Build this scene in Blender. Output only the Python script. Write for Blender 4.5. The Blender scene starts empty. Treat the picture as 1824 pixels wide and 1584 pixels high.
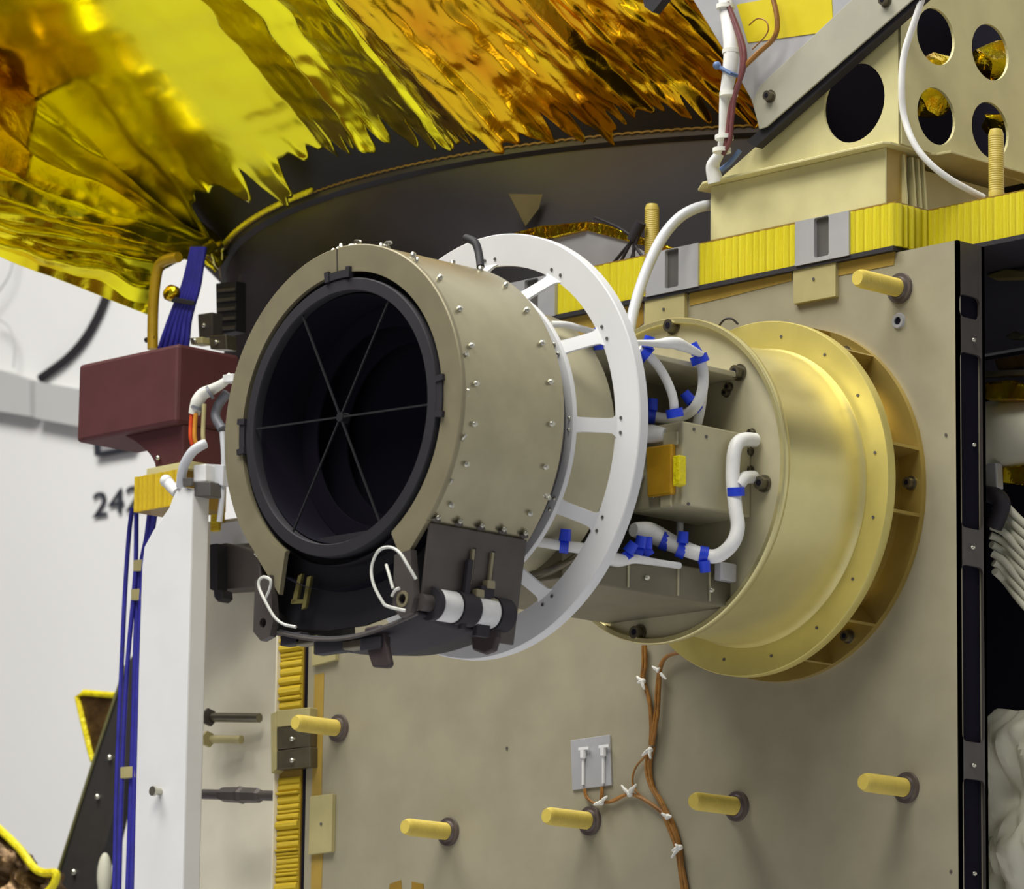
import bpy, bmesh, math, random
from mathutils import Vector, Matrix, noise

random.seed(7)
scene = bpy.context.scene
COL = scene.collection
PI = math.pi

# ------------------------------------------------------------------ camera
F_PX, PPX, PPY = 8320.0, 912.0, 792.0
CR = ((0.70167777, 0.71239317, 0.01201139),      # image right
      (-0.12596214, 0.14062491, -0.9820174),     # image down
      (-0.70127159, 0.6875468, 0.18840795))      # viewing direction
CO = Vector((5.64010914, -6.24347657, -1.50438085))
cam_d = bpy.data.cameras.new('camera')
cam_d.sensor_width = 36.0
cam_d.lens = F_PX / 1824.0 * 36.0
cam_d.clip_end = 200.0
cam = bpy.data.objects.new('camera', cam_d)
COL.objects.link(cam)
right, down, fwd = Vector(CR[0]), Vector(CR[1]), Vector(CR[2])
m = Matrix(((right.x, -down.x, -fwd.x, CO.x), (right.y, -down.y, -fwd.y, CO.y),
            (right.z, -down.z, -fwd.z, CO.z), (0, 0, 0, 1)))
cam.matrix_world = m
cam_d.dof.use_dof = True
cam_d.dof.focus_distance = 8.45
cam_d.dof.aperture_fstop = 9.0
scene.camera = cam

# ------------------------------------------------------------------ light
scene.view_settings.view_transform = 'Standard'
scene.view_settings.look = 'None'
scene.view_settings.gamma = 1.0
scene.view_settings.exposure = 0.10
scene.view_settings.use_curve_mapping = False
world = bpy.data.worlds.new('clean_room_ambient')
scene.world = world
world.use_nodes = True
world.node_tree.nodes['Background'].inputs[0].default_value = (0.93, 0.94, 1.0, 1)
world.node_tree.nodes['Background'].inputs[1].default_value = 0.23

def area(name, loc, target, sx, sy, power, col=(1, 1, 1)):
    l = bpy.data.lights.new(name, 'AREA')
    l.shape = 'RECTANGLE'
    l.size, l.size_y, l.energy, l.color = sx, sy, power, col
    o = bpy.data.objects.new(name, l)
    COL.objects.link(o)
    o.location = loc
    d = Vector(target) - Vector(loc)
    o.rotation_euler = d.to_track_quat('-Z', 'Y').to_euler()
    return o
area('ceiling_lamp_front', (1.6, -4.6, 6.4), (0.0, -0.3, 0.0), 4.0, 3.0, 500, (1.0, 0.97, 0.90))
area('ceiling_lamp_side', (-2.8, -2.6, 6.8), (-3.4, 1.5, -0.6), 4.0, 3.0, 660, (1.0, 0.98, 0.94))

# ------------------------------------------------------------------ pixel geometry (measured points of the photograph at their own depth)
def ray(x, y):
    a, b = (x - PPX) / F_PX, (y - PPY) / F_PX
    return right * a + down * b + fwd
def atY(x, y, v):
    d = ray(x, y)
    return CO + d * ((v - CO.y) / d.y)
def atX(x, y, v):
    d = ray(x, y)
    return CO + d * ((v - CO.x) / d.x)
def atZ(x, y, v):
    d = ray(x, y)
    return CO + d * ((v - CO.z) / d.z)
def atD(x, y, dep):
    return CO + ray(x, y) * dep

# ------------------------------------------------------------------ materials
def lin(c):
    return tuple(((v / 255.0) / 12.92 if v / 255.0 <= 0.04045 else ((v / 255.0 + 0.055) / 1.055) ** 2.4) for v in c) + (1.0,)
MATS = {}
def mat(name, col, rough=0.5, metal=0.0, var=0.06, scale=30.0, bump=0.0, bscale=60.0, spec=0.5, stretch=None, col2=None, trans=0.0):
    if name in MATS:
        return MATS[name]
    ma = bpy.data.materials.new(name)
    ma.use_nodes = True
    nt = ma.node_tree
    b = nt.nodes['Principled BSDF']
    b.inputs['Roughness'].default_value = rough
    b.inputs['Metallic'].default_value = metal
    b.inputs['Specular IOR Level'].default_value = spec
    b.inputs['Transmission Weight'].default_value = trans
    c1 = lin(col)
    c2 = lin(col2) if col2 else tuple(min(1, v * (1 - 2.5 * var)) for v in c1[:3]) + (1,)
    tc = nt.nodes.new('ShaderNodeTexCoord')
    mp = nt.nodes.new('ShaderNodeMapping')
    if stretch:
        mp.inputs['Scale'].default_value = stretch
    nt.links.new(tc.outputs['Object'], mp.inputs['Vector'])
    nz = nt.nodes.new('ShaderNodeTexNoise')
    nz.inputs['Scale'].default_value = scale
    nz.inputs['Detail'].default_value = 5
    nt.links.new(mp.outputs['Vector'], nz.inputs['Vector'])
    rp = nt.nodes.new('ShaderNodeValToRGB')
    rp.color_ramp.elements[0].position = 0.35
    rp.color_ramp.elements[1].position = 0.65
    rp.color_ramp.elements[0].color = c2
    rp.color_ramp.elements[1].color = c1
    nt.links.new(nz.outputs['Fac'], rp.inputs['Fac'])
    nt.links.new(rp.outputs['Color'], b.inputs['Base Color'])
    if bump > 0:
        n2 = nt.nodes.new('ShaderNodeTexNoise')
        n2.inputs['Scale'].default_value = bscale
        n2.inputs['Detail'].default_value = 4
        nt.links.new(mp.outputs['Vector'], n2.inputs['Vector'])
        bp = nt.nodes.new('ShaderNodeBump')
        bp.inputs['Strength'].default_value = bump
        bp.inputs['Distance'].default_value = 0.01
        nt.links.new(n2.outputs['Fac'], bp.inputs['Height'])
        nt.links.new(bp.outputs['Normal'], b.inputs['Normal'])
    MATS[name] = ma
    return ma

M_WALL = mat('white_wall', (226, 226, 224), 0.8, 0, 0.01, 1.5)
M_FLOOR = mat('pale_floor', (206, 207, 214), 0.5, 0, 0.03, 2)
M_TRIM = mat('grey_wall_band', (184, 184, 182), 0.7, 0, 0.02, 3)
M_TEXT = mat('dark_print', (38, 42, 52), 0.7, 0, 0.02)
M_PANEL = mat('grey_face_sheet', (164, 157, 132), 0.48, 0.25, 0.05, 9)
M_BAFFLE = mat('bead_blasted_titanium', (172, 165, 136), 0.34, 0.75, 0.05, 14)
M_RINGF = mat('front_ring_grey', (142, 134, 106), 0.5, 0.3, 0.05, 16)
M_CHAR = mat('charcoal_anodised', (35, 33, 38), 0.65, 0.0, 0.05, 20)
M_DARK = mat('dark_grey_metal', (84, 78, 74), 0.5, 0.3, 0.06, 20)
M_BLACK = mat('black_paint', (34, 30, 36), 0.7, 0, 0.05, 20)
M_VOID = mat('void_shade_black', (24, 22, 32), 0.95, 0, 0.02, 20, spec=0.1)  # black that also carries the shade of holes and hollow insides
M_VANE = mat('spider_vane_black', (20, 19, 23), 0.6, 0, 0.05)
M_WHITE = mat('white_paint', (218, 218, 217), 0.5, 0, 0.02, 8)
M_CABLE = mat('white_cable_jacket', (232, 232, 228), 0.45, 0, 0.03, 40)
M_HOSE = mat('translucent_hose', (194, 196, 200), 0.3, 0, 0.03, 20)
M_BLUET = mat('blue_zip_tie', (32, 66, 214), 0.4, 0, 0.05, 30)
M_BLUEC = mat('blue_cable_jacket', (46, 45, 152), 0.5, 0, 0.1, 30)
M_GOLD = mat('alodine_gold', (226, 216, 156), 0.32, 0.75, 0.04, 10)
M_GOLDF = mat('alodine_gold_flange', (212, 198, 116), 0.42, 0.5, 0.05, 12)
M_GOLDD = mat('alodine_gold_deep', (190, 166, 90), 0.34, 0.7, 0.08, 10)
M_FACE = mat('drum_face_grey', (186, 179, 146), 0.5, 0.15, 0.05, 12)
M_FOILE = mat('gold_edge_foil', (240, 228, 24), 0.4, 0.1, 0.1, 26, bump=0.5, bscale=90, col2=(222, 202, 14))
M_FOILS = mat('gold_strip_foil', (232, 206, 40), 0.42, 0.1, 0.1, 30, bump=0.5, bscale=60, col2=(214, 176, 26), stretch=(0.3, 1, 3))
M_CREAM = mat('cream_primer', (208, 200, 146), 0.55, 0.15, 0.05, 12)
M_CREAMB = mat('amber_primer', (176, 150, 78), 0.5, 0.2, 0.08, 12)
M_PEG = mat('nylon_peg_yellow', (206, 184, 84), 0.5, 0, 0.05, 30)
M_WASH = mat('dark_washer', (112, 102, 98), 0.4, 0.6, 0.05)
M_STEEL = mat('bright_steel', (196, 194, 178), 0.25, 0.9, 0.05)
M_BOLT = mat('dull_bolt', (120, 114, 96), 0.35, 0.8, 0.08)
M_ALU = mat('bare_aluminium', (184, 184, 186), 0.42, 0.35, 0.04, 14)
M_ALUD = mat('aluminium_slot', (98, 95, 92), 0.5, 0.4, 0.04)
M_PAD = mat('yellow_grey_pad', (176, 166, 116), 0.5, 0.1, 0.05, 18)
M_TAPE = mat('amber_tape', (166, 138, 62), 0.4, 0, 0.07, 14)
M_TAPEO = mat('amber_tape_dark', (142, 112, 40), 0.4, 0, 0.07, 14)
M_MAROON = mat('maroon_cover', (84, 40, 42), 0.65, 0, 0.06, 18)
M_RED = mat('red_wire', (216, 74, 30), 0.45)
M_ORNG = mat('orange_wire', (206, 140, 40), 0.45)
M_GREYC = mat('grey_wire', (108, 110, 118), 0.5)
M_BROWN = mat('brown_wire', (150, 102, 38), 0.45, 0, 0.15, 60)
M_PURP = mat('maroon_wire', (112, 62, 62), 0.45, 0, 0.1, 60)
M_LACE = mat('white_lacing', (226, 226, 216), 0.6)
M_LABEL = mat('yellow_label', (204, 186, 22), 0.5, 0, 0.02)
M_CONN = mat('gold_connector_cap', (216, 166, 40), 0.4, 0.3, 0.06)
M_LTGREY = mat('satin_side_sheet', (234, 228, 204), 0.32, 0.05, 0.04, 9)
M_OLIVE = mat('olive_grey_metal', (116, 110, 88), 0.5, 0.2, 0.06, 14)
M_BAND = mat('dark_graphite_band', (44, 40, 44), 0.55, 0.0, 0.06, 12)
M_CLOTH = mat('white_bag', (214, 212, 190), 0.6, 0, 0.06, 8, bump=0.4, bscale=6)
M_AMBERT = mat('amber_tube', (196, 158, 28), 0.4, 0.2, 0.1, 20)
M_NYLON = mat('clear_white_nylon', (216, 216, 214), 0.35)

def foil_material():
    ma = bpy.data.materials.new('gold_kapton_foil')
    ma.use_nodes = True
    nt = ma.node_tree
    b = nt.nodes['Principled BSDF']
    b.inputs['Metallic'].default_value = 1.0
    b.inputs['Roughness'].default_value = 0.17
    tc = nt.nodes.new('ShaderNodeTexCoord')
    at = nt.nodes.new('ShaderNodeAttribute')
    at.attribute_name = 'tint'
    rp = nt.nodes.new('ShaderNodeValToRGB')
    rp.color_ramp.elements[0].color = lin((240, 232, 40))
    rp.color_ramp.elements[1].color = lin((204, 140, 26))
    nz = nt.nodes.new('ShaderNodeTexNoise')
    nz.inputs['Scale'].default_value = 9.0
    nz.inputs['Detail'].default_value = 6
    nt.links.new(tc.outputs['Object'], nz.inputs['Vector'])
    ad = nt.nodes.new('ShaderNodeMath')
    ad.operation = 'MULTIPLY_ADD'
    ad.inputs[1].default_value = 0.5
    ad.inputs[2].default_value = -0.25
    nt.links.new(nz.outputs['Fac'], ad.inputs[0])
    a2 = nt.nodes.new('ShaderNodeMath')
    a2.operation = 'ADD'
    a2.use_clamp = True
    nt.links.new(ad.outputs[0], a2.inputs[0])
    nt.links.new(at.outputs['Fac'], a2.inputs[1])
    nt.links.new(a2.outputs[0], rp.inputs['Fac'])
    nt.links.new(rp.outputs['Color'], b.inputs['Base Color'])
    n2 = nt.nodes.new('ShaderNodeTexNoise')
    n2.inputs['Scale'].default_value = 14.0
    n2.inputs['Detail'].default_value = 7
    n2.inputs['Distortion'].default_value = 1.2
    nt.links.new(tc.outputs['Object'], n2.inputs['Vector'])
    mu = nt.nodes.new('ShaderNodeMath')
    mu.operation = 'MULTIPLY'
    at2 = nt.nodes.new('ShaderNodeAttribute')
    at2.attribute_name = 'crumple'
    nt.links.new(n2.outputs['Fac'], mu.inputs[0])
    nt.links.new(at2.outputs['Fac'], mu.inputs[1])
    bp = nt.nodes.new('ShaderNodeBump')
    bp.inputs['Strength'].default_value = 0.75
    bp.inputs['Distance'].default_value = 0.02
    nt.links.new(mu.outputs[0], bp.inputs['Height'])
    nt.links.new(bp.outputs['Normal'], b.inputs['Normal'])
    return ma
M_FOIL = foil_material()
M_FOILC = mat('crumpled_gold_foil', (226, 204, 40), 0.2, 1.0, 0.1, 20, bump=1.0, bscale=26, col2=(206, 150, 26))

# ------------------------------------------------------------------ mesh builder
class MB:
    def __init__(s):
        s.v, s.f = [], []
    def add(s, vs, fs):
        o = len(s.v)
        s.v += [tuple(p) for p in vs]
        s.f += [tuple(i + o for i in f) for f in fs]
        return s
    def box(s, a, b):
        (x0, y0, z0), (x1, y1, z1) = a, b
        v = [(x0, y0, z0), (x1, y0, z0), (x1, y1, z0), (x0, y1, z0), (x0, y0, z1), (x1, y0, z1), (x1, y1, z1), (x0, y1, z1)]
        return s.add(v, [(0, 3, 2, 1), (4, 5, 6, 7), (0, 1, 5, 4), (1, 2, 6, 5), (2, 3, 7, 6), (3, 0, 4, 7)])
    def prism(s, poly, vec):
        n = len(poly)
        vec = Vector(vec)
        p = [Vector(q) for q in poly]
        v = p + [q + vec for q in p]
        return s.add(v, [tuple(range(n))[::-1], tuple(range(n, 2 * n))] + [(i, (i + 1) % n, n + (i + 1) % n, n + i) for i in range(n)])
    def tube(s, pts, r, n=8, caps=True, r_list=None, closed=False):
        pts = [Vector(p) for p in pts]
        k = len(pts)
        ref = None
        vs, fs = [], []
        for i, p in enumerate(pts):
            if closed:
                t = pts[(i + 1) % k] - pts[i - 1]
            else:
                t = pts[min(i + 1, k - 1)] - pts[max(i - 1, 0)]
            if t.length < 1e-9:
                t = Vector((0, 0, 1))
            t.normalize()
            if ref is None:
                ref = t.orthogonal().normalized()
            ref = (ref - t * ref.dot(t))
            if ref.length < 1e-6:
                ref = t.orthogonal()
            ref.normalize()
            bi = t.cross(ref)
            rr = r_list[i] if r_list else r
            for j in range(n):
                a = 2 * PI * j / n
                vs.append(p + ref * (rr * math.cos(a)) + bi * (rr * math.sin(a)))
        rng = k if closed else k - 1
        for i in range(rng):
            i2 = (i + 1) % k
            for j in range(n):
                fs.append((i * n + j, i * n + (j + 1) % n, i2 * n + (j + 1) % n, i2 * n + j))
        if caps and not closed:
            fs.append(tuple(range(n))[::-1])
            fs.append(tuple((k - 1) * n + j for j in range(n)))
        return s.add(vs, fs)
    def cyl(s, p0, p1, r, r2=None, n=20):
        return s.tube([p0, p1], r, n, True, [r, r if r2 is None else r2])
    def lathe(s, prof, n=96, a0=0.0, a1=2 * PI, cx=0.0, cz=0.0, closed_prof=False):
        # revolve (radius, y) profile about the instrument axis (parallel to y)
        full = abs(a1 - a0 - 2 * PI) < 1e-6
        cnt = n if full else n + 1
        vs, fs = [], []
        k = len(prof)
        for i in range(cnt):
            a = a0 + (a1 - a0) * i / n
            for r, y in prof:
                vs.append((cx + r * math.cos(a), y, cz + r * math.sin(a)))
        pr = k if closed_prof else k - 1
        for i in range(n):
            i2 = (i + 1) % cnt
            for j in range(pr):
                j2 = (j + 1) % k
                fs.append((i * k + j, i * k + j2, i2 * k + j2, i2 * k + j))
        if not full and closed_prof:
            fs.append(tuple(range(k)))
            fs.append(tuple((cnt - 1) * k + j for j in range(k))[::-1])
        return s.add(vs, fs)
    def ball(s, c, r, n=10, sc=(1, 1, 1)):
        c = Vector(c)
        vs, fs = [], []
        for i in range(n + 1):
            th = PI * i / n
            for j in range(2 * n):
                ph = PI * j / n
                vs.append(c + Vector((r * sc[0] * math.sin(th) * math.cos(ph), r * sc[1] * math.sin(th) * math.sin(ph), r * sc[2] * math.cos(th))))
        for i in range(n):
            for j in range(2 * n):
                fs.append((i * 2 * n + j, (i + 1) * 2 * n + j, (i + 1) * 2 * n + (j + 1) % (2 * n), i * 2 * n + (j + 1) % (2 * n)))
        return s.add(vs, fs)
    def mesh(s, name, ma, smooth=False, angle=40):
        me = bpy.data.meshes.new(name)
        me.from_pydata(s.v, [], s.f)
        bm = bmesh.new()
        bm.from_mesh(me)
        bmesh.ops.remove_doubles(bm, verts=bm.verts, dist=1e-6)
        bmesh.ops.recalc_face_normals(bm, faces=bm.faces)
        if smooth:
            lim = math.radians(angle)
            for f in bm.faces:
                f.smooth = True
            for e in bm.edges:
                if len(e.link_faces) == 2 and e.calc_face_angle(0) > lim:
                    e.smooth = False
        bm.to_mesh(me)
        bm.free()
        me.materials.append(ma)
        return me
    def build(s, name, ma, parent=None, smooth=False, bevel=0.0, label=None):
        return link(name, s.mesh(name, ma, smooth), parent, bevel, label)

def link(name, me, parent=None, bevel=0.0, label=None):
    o = bpy.data.objects.new(name, me)
    COL.objects.link(o)
    if parent is not None:
        o.parent = parent
        o.matrix_parent_inverse = Matrix.Translation(-parent.location) if parent.type == 'EMPTY' else Matrix.Identity(4)
    if bevel > 0:
        b = o.modifiers.new('bevel', 'BEVEL')
        b.width = bevel
        b.segments = 2
        b.limit_method = 'ANGLE'
        b.angle_limit = math.radians(40)
    if label:
        o['label'] = label
    return o
def tag(o, label, cat, group=None):
    o['label'] = label
    o['category'] = cat
    if group:
        o['group'] = group
    return o
def thing(name, base, label, cat, group=None):
    o = bpy.data.objects.new(name, None)
    COL.objects.link(o)
    o.empty_display_size = 0.05
    o.location = base
    return tag(o, label, cat, group)
def struct(o):
    o['kind'] = 'structure'
    return o
def copy_part(src, parent, mw):
    c = src.copy()
    COL.objects.link(c)
    c.parent = parent
    c.matrix_parent_inverse = Matrix.Translation(-parent.location) if parent.type == 'EMPTY' else Matrix.Identity(4)
    c.matrix_basis = mw
    return c
def inst(name, me, parent, mw):
    o = link(name, me, parent)
    o.matrix_basis = mw
    return o
def frame_to(p, axis):
    # matrix that puts local +Z along axis at p
    q = Vector(axis).to_track_quat('Z', 'Y')
    return Matrix.Translation(p) @ q.to_matrix().to_4x4()
def spline(pts, sub=8):
    pts = [Vector(p) for p in pts]
    if len(pts) < 3:
        return pts
    out = []
    for i in range(len(pts) - 1):
        p0 = pts[max(i - 1, 0)]
        p1, p2 = pts[i], pts[i + 1]
        p3 = pts[min(i + 2, len(pts) - 1)]
        for k in range(sub):
            t = k / sub
            out.append(0.5 * ((2 * p1) + (p2 - p0) * t + (2 * p0 - 5 * p1 + 4 * p2 - p3) * t * t + (3 * p1 - p0 - 3 * p2 + p3) * t ** 3))
    out.append(pts[-1])
    return out
def pathY(pl):
    return [atY(x, y, v) for x, y, v in pl]
def plate_with_holes(name, outer, holes, normal_vec, ma, parent=None, label=None):
    # flat sheet with cut openings, given thickness along normal_vec
    bm = bmesh.new()
    edges = []
    for loop in [outer] + holes:
        vs = [bm.verts.new(p) for p in loop]
        for i in range(len(vs)):
            edges.append(bm.edges.new((vs[i], vs[(i + 1) % len(vs)])))
    bmesh.ops.triangle_fill(bm, use_beauty=True, use_dissolve=False, edges=edges)
    r = bmesh.ops.extrude_face_region(bm, geom=list(bm.faces))
    bmesh.ops.translate(bm, verts=[g for g in r['geom'] if isinstance(g, bmesh.types.BMVert)], vec=Vector(normal_vec))
    bmesh.ops.recalc_face_normals(bm, faces=bm.faces)
    me = bpy.data.meshes.new(name)
    bm.to_mesh(me)
    bm.free()
    me.materials.append(ma)
    return link(name, me, parent, 0, label)
def circ(c, r, u, w, n=40):
    return [Vector(c) + Vector(u) * (r * math.cos(2 * PI * i / n)) + Vector(w) * (r * math.sin(2 * PI * i / n)) for i in range(n)]
def rrect(u0, u1, w0, w1, r, n=5):
    out = []
    for cx, cy, a in ((u1 - r, w1 - r, 0), (u0 + r, w1 - r, 90), (u0 + r, w0 + r, 180), (u1 - r, w0 + r, 270)):
        for i in range(n + 1):
            t = math.radians(a + 90.0 * i / n)
            out.append((cx + r * math.cos(t), cy + r * math.sin(t)))
    return out
EX, EY, EZ = Vector((1, 0, 0)), Vector((0, 1, 0)), Vector((0, 0, 1))

# shared small hardware meshes
b_ = MB(); b_.cyl((0, 0, 0), (0, 0, 0.006), 0.0045, n=8); b_.cyl((0, 0, 0.006), (0, 0, 0.0075), 0.0045, 0.003, n=8)
ME_SCREW = b_.mesh('screw', M_STEEL, True)
b_ = MB(); b_.cyl((0, 0, 0), (0, 0, 0.0012), 0.003, n=8)
ME_DOT = b_.mesh('rivet', M_ALUD, True)
b_ = MB(); b_.cyl((0, 0, 0), (0, 0, 0.003), 0.0155, n=20); b_.tube([(0, 0, 0.003), (0, 0, 0.016)], 0.0115, 20)
ME_CAP = b_.mesh('bolt_head', M_BOLT, True)
b_ = MB(); b_.cyl((0, 0, 0.0161), (0, 0, 0.0168), 0.006, n=6)
ME_HEX = b_.mesh('hex_socket', M_VOID)

def bolt(parent, p, axis, s=1.0):
    mw = frame_to(p, axis) @ Matrix.Scale(s, 4)
    o = inst('bolt_head', ME_CAP, parent, mw)
    h = inst('hex_socket', ME_HEX, o, Matrix.Identity(4))
    return o

# ================================================================== SETTING
WY = 3.2
w = MB(); w.box((-9, WY, -2.6), (9, WY + 0.2, 6.0)); struct(w.build('wall_back', M_WALL))
w = MB(); w.box((-6.7, -11, -2.6), (-6.5, WY, 6.0)); struct(w.build('added_wall_left', mat('reflected_brown', (58, 42, 40), 0.8)))  # added wall out of view; its dark brown reflects in the foil folds
w = MB(); w.box((-12, -11, -2.75), (12, WY + 0.2, -2.6)); struct(w.build('floor', M_FLOOR))  # added floor out of view, pale so the foil reflects it brightly
# grey band running round the wall, in two lengths
def wall_poly(name, pl, ma, dep=0.05, y=WY):
    b = MB(); b.prism([atY(x, yy, y - dep) for x, yy in pl], (0, dep, 0))
    return b.build(name, ma)
struct(wall_poly('trim_1', [(-80, 650), (0, 659), (52, 677), (54, 742), (0, 733), (-80, 722)], M_TRIM))
struct(wall_poly('trim_2', [(62, 679), (140, 693), (240, 712), (240, 775), (140, 760), (62, 745)], M_TRIM))

# ================================================================== WALL MARKINGS
fc = bpy.data.curves.new('digits', 'FONT')
fc.body = '242'
fc.size = 1.0
fc.extrude = 0.004
tmp = bpy.data.objects.new('digits_tmp', fc)
COL.objects.link(tmp)
dg = bpy.context.evaluated_depsgraph_get()
me = bpy.data.meshes.new_from_object(tmp.evaluated_get(dg))
bpy.data.objects.remove(tmp)
me.materials.clear(); me.materials.append(M_TEXT)
o = bpy.data.objects.new('wall_number', me); COL.objects.link(o)
p0 = atY(163, 923, WY - 0.01); p1 = atY(163, 879, WY - 0.01)
hgt = (p1 - p0).length / 0.70
o.matrix_world = Matrix.Translation(p0) @ Matrix.Rotation(PI / 2, 4, 'X') @ Matrix.Diagonal((hgt * 1.42, hgt, 0.5, 1))
tag(o, 'dark digits 242 printed on the white wall', 'number')
b = MB(); b.prism([atY(x, y, WY - 0.03) for x, y in [(166, 776), (236, 762), (236, 800), (168, 812)]], (0, 0.03, 0))
sg = b.build('wall_sign', M_TEXT); tag(sg, 'small grey sign with dark edge on the wall under the maroon box', 'sign')
b = MB(); b.prism([atY(x, y, WY - 0.034) for x, y in [(180, 778), (232, 767), (232, 794), (180, 804)]], (0, 0.004, 0)); b.build('sign_face', M_ALU, sg)
def wire_on(name, pl, r, ma, label, cat, dep):
    b = MB(); b.tube(spline([atY(x, y, dep) for x, y in pl], 8), r, 8)
    return tag(b.build(name, ma, None, True), label, cat)
wire_on('black_hose', [(196, 505), (186, 536), (172, 568), (150, 605), (118, 640), (72, 674)], 0.014, M_BLACK, 'thick black hose running down the white wall', 'hose', WY - 0.016)
wire_on('thin_wall_wire', [(26, 440), (20, 480), (6, 508), (-20, 540)], 0.003, M_TRIM, 'thin pale wire on the wall near the top left foil', 'wire', 3.15)
wire_on('thin_wall_wire', [(-10, 566), (14, 580), (26, 610), (24, 655)], 0.003, M_TRIM, 'thin pale wire arching above the grey wall band', 'wire', 3.15)

# ================================================================== MAIN EQUIPMENT PANEL
XR, XL, ZT, ZB = 0.400, -1.3065, 0.4335, -0.86
panel = thing('equipment_panel', (-0.45, 0.04, ZB), 'large grey vertical panel carrying the gold drum and yellow pegs', 'panel')
b = MB(); b.box((XL, 0, ZB), (XR, 0.008, ZT)); b.build('face_sheet', M_PANEL, panel)
b = MB(); b.box((XL, 0.067, ZB), (XR, 0.075, ZT)); b.build('rear_sheet', M_PANEL, panel)
def zx(y, px=1730):
    return atX(px, y, XR).z
outer = [Vector((XR, 0.0, ZB)), Vector((XR, 0.075, ZB)), Vector((XR, 0.075, ZT)), Vector((XR, 0.0, ZT))]
holes = []
for y0, y1, ya, yb in ((528, 568, 0.005, 0.062), (630, 942, 0.006, 0.066), (1008, 1322, 0.006, 0.066), (1388, 1620, 0.006, 0.066)):
    z1, z0 = zx(y0), zx(y1)
    holes.append([Vector((XR, u, v)) for u, v in rrect(ya, yb, z0, z1, 0.012)])
ef = plate_with_holes('edge_frame', outer, holes, (-0.006, 0, 0), M_DARK, panel, 'dark grey edge frame with rounded openings')
b = MB(); b.box((XR - 0.014, 0.009, ZB), (XR - 0.009, 0.066, ZT)); b.build('core', M_VOID, panel)  # black sheet standing in for the shade behind the openings
for px, py in ((1733, 606), (1731, 976), (1733, 1364), (1733, 793), (1734, 1557)):
    p = atX(px, py, XR + 0.0005)
    if py in (793, 1557):
        p = atX(px, py, XR - 0.009)
    inst('rivet', ME_SCREW, panel, frame_to(p, EX) @ Matrix.Scale(0.8, 4))
def sheet(name, pl, y, th, ma, parent, bevel=0.0):
    b = MB(); b.prism([atY(px, py, y) for px, py in pl], (0, th, 0))
    return b.build(name, ma, parent, False, bevel)
# amber tape along the edges, bonded pads, holes
sheet('tape_strip', [(1228, 520), (1410, 482), (1410, 500), (1300, 528), (1228, 545)], -0.0012, 0.0012, M_TAPE, panel)
sheet('tape_strip', [(1490, 465), (1595, 442), (1592, 472), (1490, 492)], -0.0012, 0.0012, M_TAPE, panel)
sheet('tape_strip', [(985, 572), (1118, 545), (1118, 590), (985, 618)], -0.0012, 0.0012, M_TAPE, panel)
sheet('tape_strip', [(1130, 540), (1144, 530), (1146, 575), (1130, 590)], -0.0012, 0.0012, M_TAPEO, panel)
sheet('tape_strip', [(560, 1202), (577, 1199), (572, 1425), (555, 1428)], -0.0012, 0.0012, M_TAPE, panel)
sheet('tape_strip', [(555, 1522), (575, 1519), (570, 1630), (552, 1633)], -0.0012, 0.0012, M_TAPE, panel)
sheet('tape_strip', [(694, 1575), (714, 1568), (718, 1610), (690, 1610)], -0.0012, 0.0012, M_TAPEO, panel)
sheet('tape_strip', [(733, 1571), (754, 1575), (756, 1610), (733, 1610)], -0.0012, 0.0012, M_TAPEO, panel)
def pad(pl, hole):
    o = sheet('bonded_pad', pl, -0.010, 0.010, M_PAD, panel, 0.001)
    if hole:
        inst('rivet', ME_DOT, o, frame_to(atY(hole[0], hole[1], -0.0105), -EY))
pad([(1412, 470), (1488, 458), (1488, 528), (1413, 542)], (1449, 497))
pad([(1148, 527), (1219, 513), (1219, 577), (1147, 592)], (1182, 551))
pad([(556, 1118), (597, 1112), (597, 1176), (555, 1187)], None)
pad([(552, 1419), (592, 1414), (590, 1518), (549, 1523)], (572, 1468))
for px, py in ((903, 1333), (1685, 775), (1694, 1553), (1730, 790)):
    if px < 1700:
        inst('rivet', ME_DOT, panel, frame_to(atY(px, py, -0.0005), -EY))
# flush socket near the top right peg
b = MB(); b.lathe([(0.0075, -0.004), (0.013, -0.004), (0.015, 0.0), (0.0075, 0.0)], 28, cx=atY(1601, 572, 0).x, cz=atY(1601, 572, 0).z, closed_prof=True)
sk = b.build('insert_collar', M_ALU, panel, True)
b = MB(); c = atY(1601, 572, -0.0008); b.cyl(c, c + Vector((0, -0.0006, 0)), 0.0075, n=16); b.build('insert_hole', M_VOID, sk)

# ================================================================== YELLOW PEGS
def make_peg(lab, loc, rot, up=False):
    o = bpy.data.objects.new('nylon_peg', None)
    COL.objects.link(o)
    o.empty_display_size = 0.03
    o.location = loc
    o.rotation_euler = rot
    tag(o, lab, 'peg', 'yellow nylon pegs')
    return o
b = MB()
prof = []
L = 0.118
seg = 26
pr = [(0.0, 0.0), (0.0165, 0.0)]
for i in range(seg):
    z = 0.012 + (L - 0.02) * i / seg
    pr += [(0.0170, z), (0.0162, z + (L - 0.02) / seg * 0.5)]
pr += [(0.0165, L - 0.008), (0.013, L), (0.0, L)]
n = 20
vs, fs = [], []
for i in range(n):
    a = 2 * PI * i / n
    for r, z in pr:
        vs.append((r * math.cos(a), r * math.sin(a), z))
k = len(pr)
for i in range(n):
    for j in range(k - 1):
        fs.append((i * k + j, i * k + j + 1, ((i + 1) % n) * k + j + 1, ((i + 1) % n) * k + j))
b.add(vs, fs)
ME_ROD = b.mesh('threaded_rod', M_PEG, True)
b = MB(); b.cyl((0, 0, 0), (0, 0, 0.006), 0.0285, 0.0275, n=28); b.cyl((0, 0, 0.006), (0, 0, 0.011), 0.021, 0.019, n=24)
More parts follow.
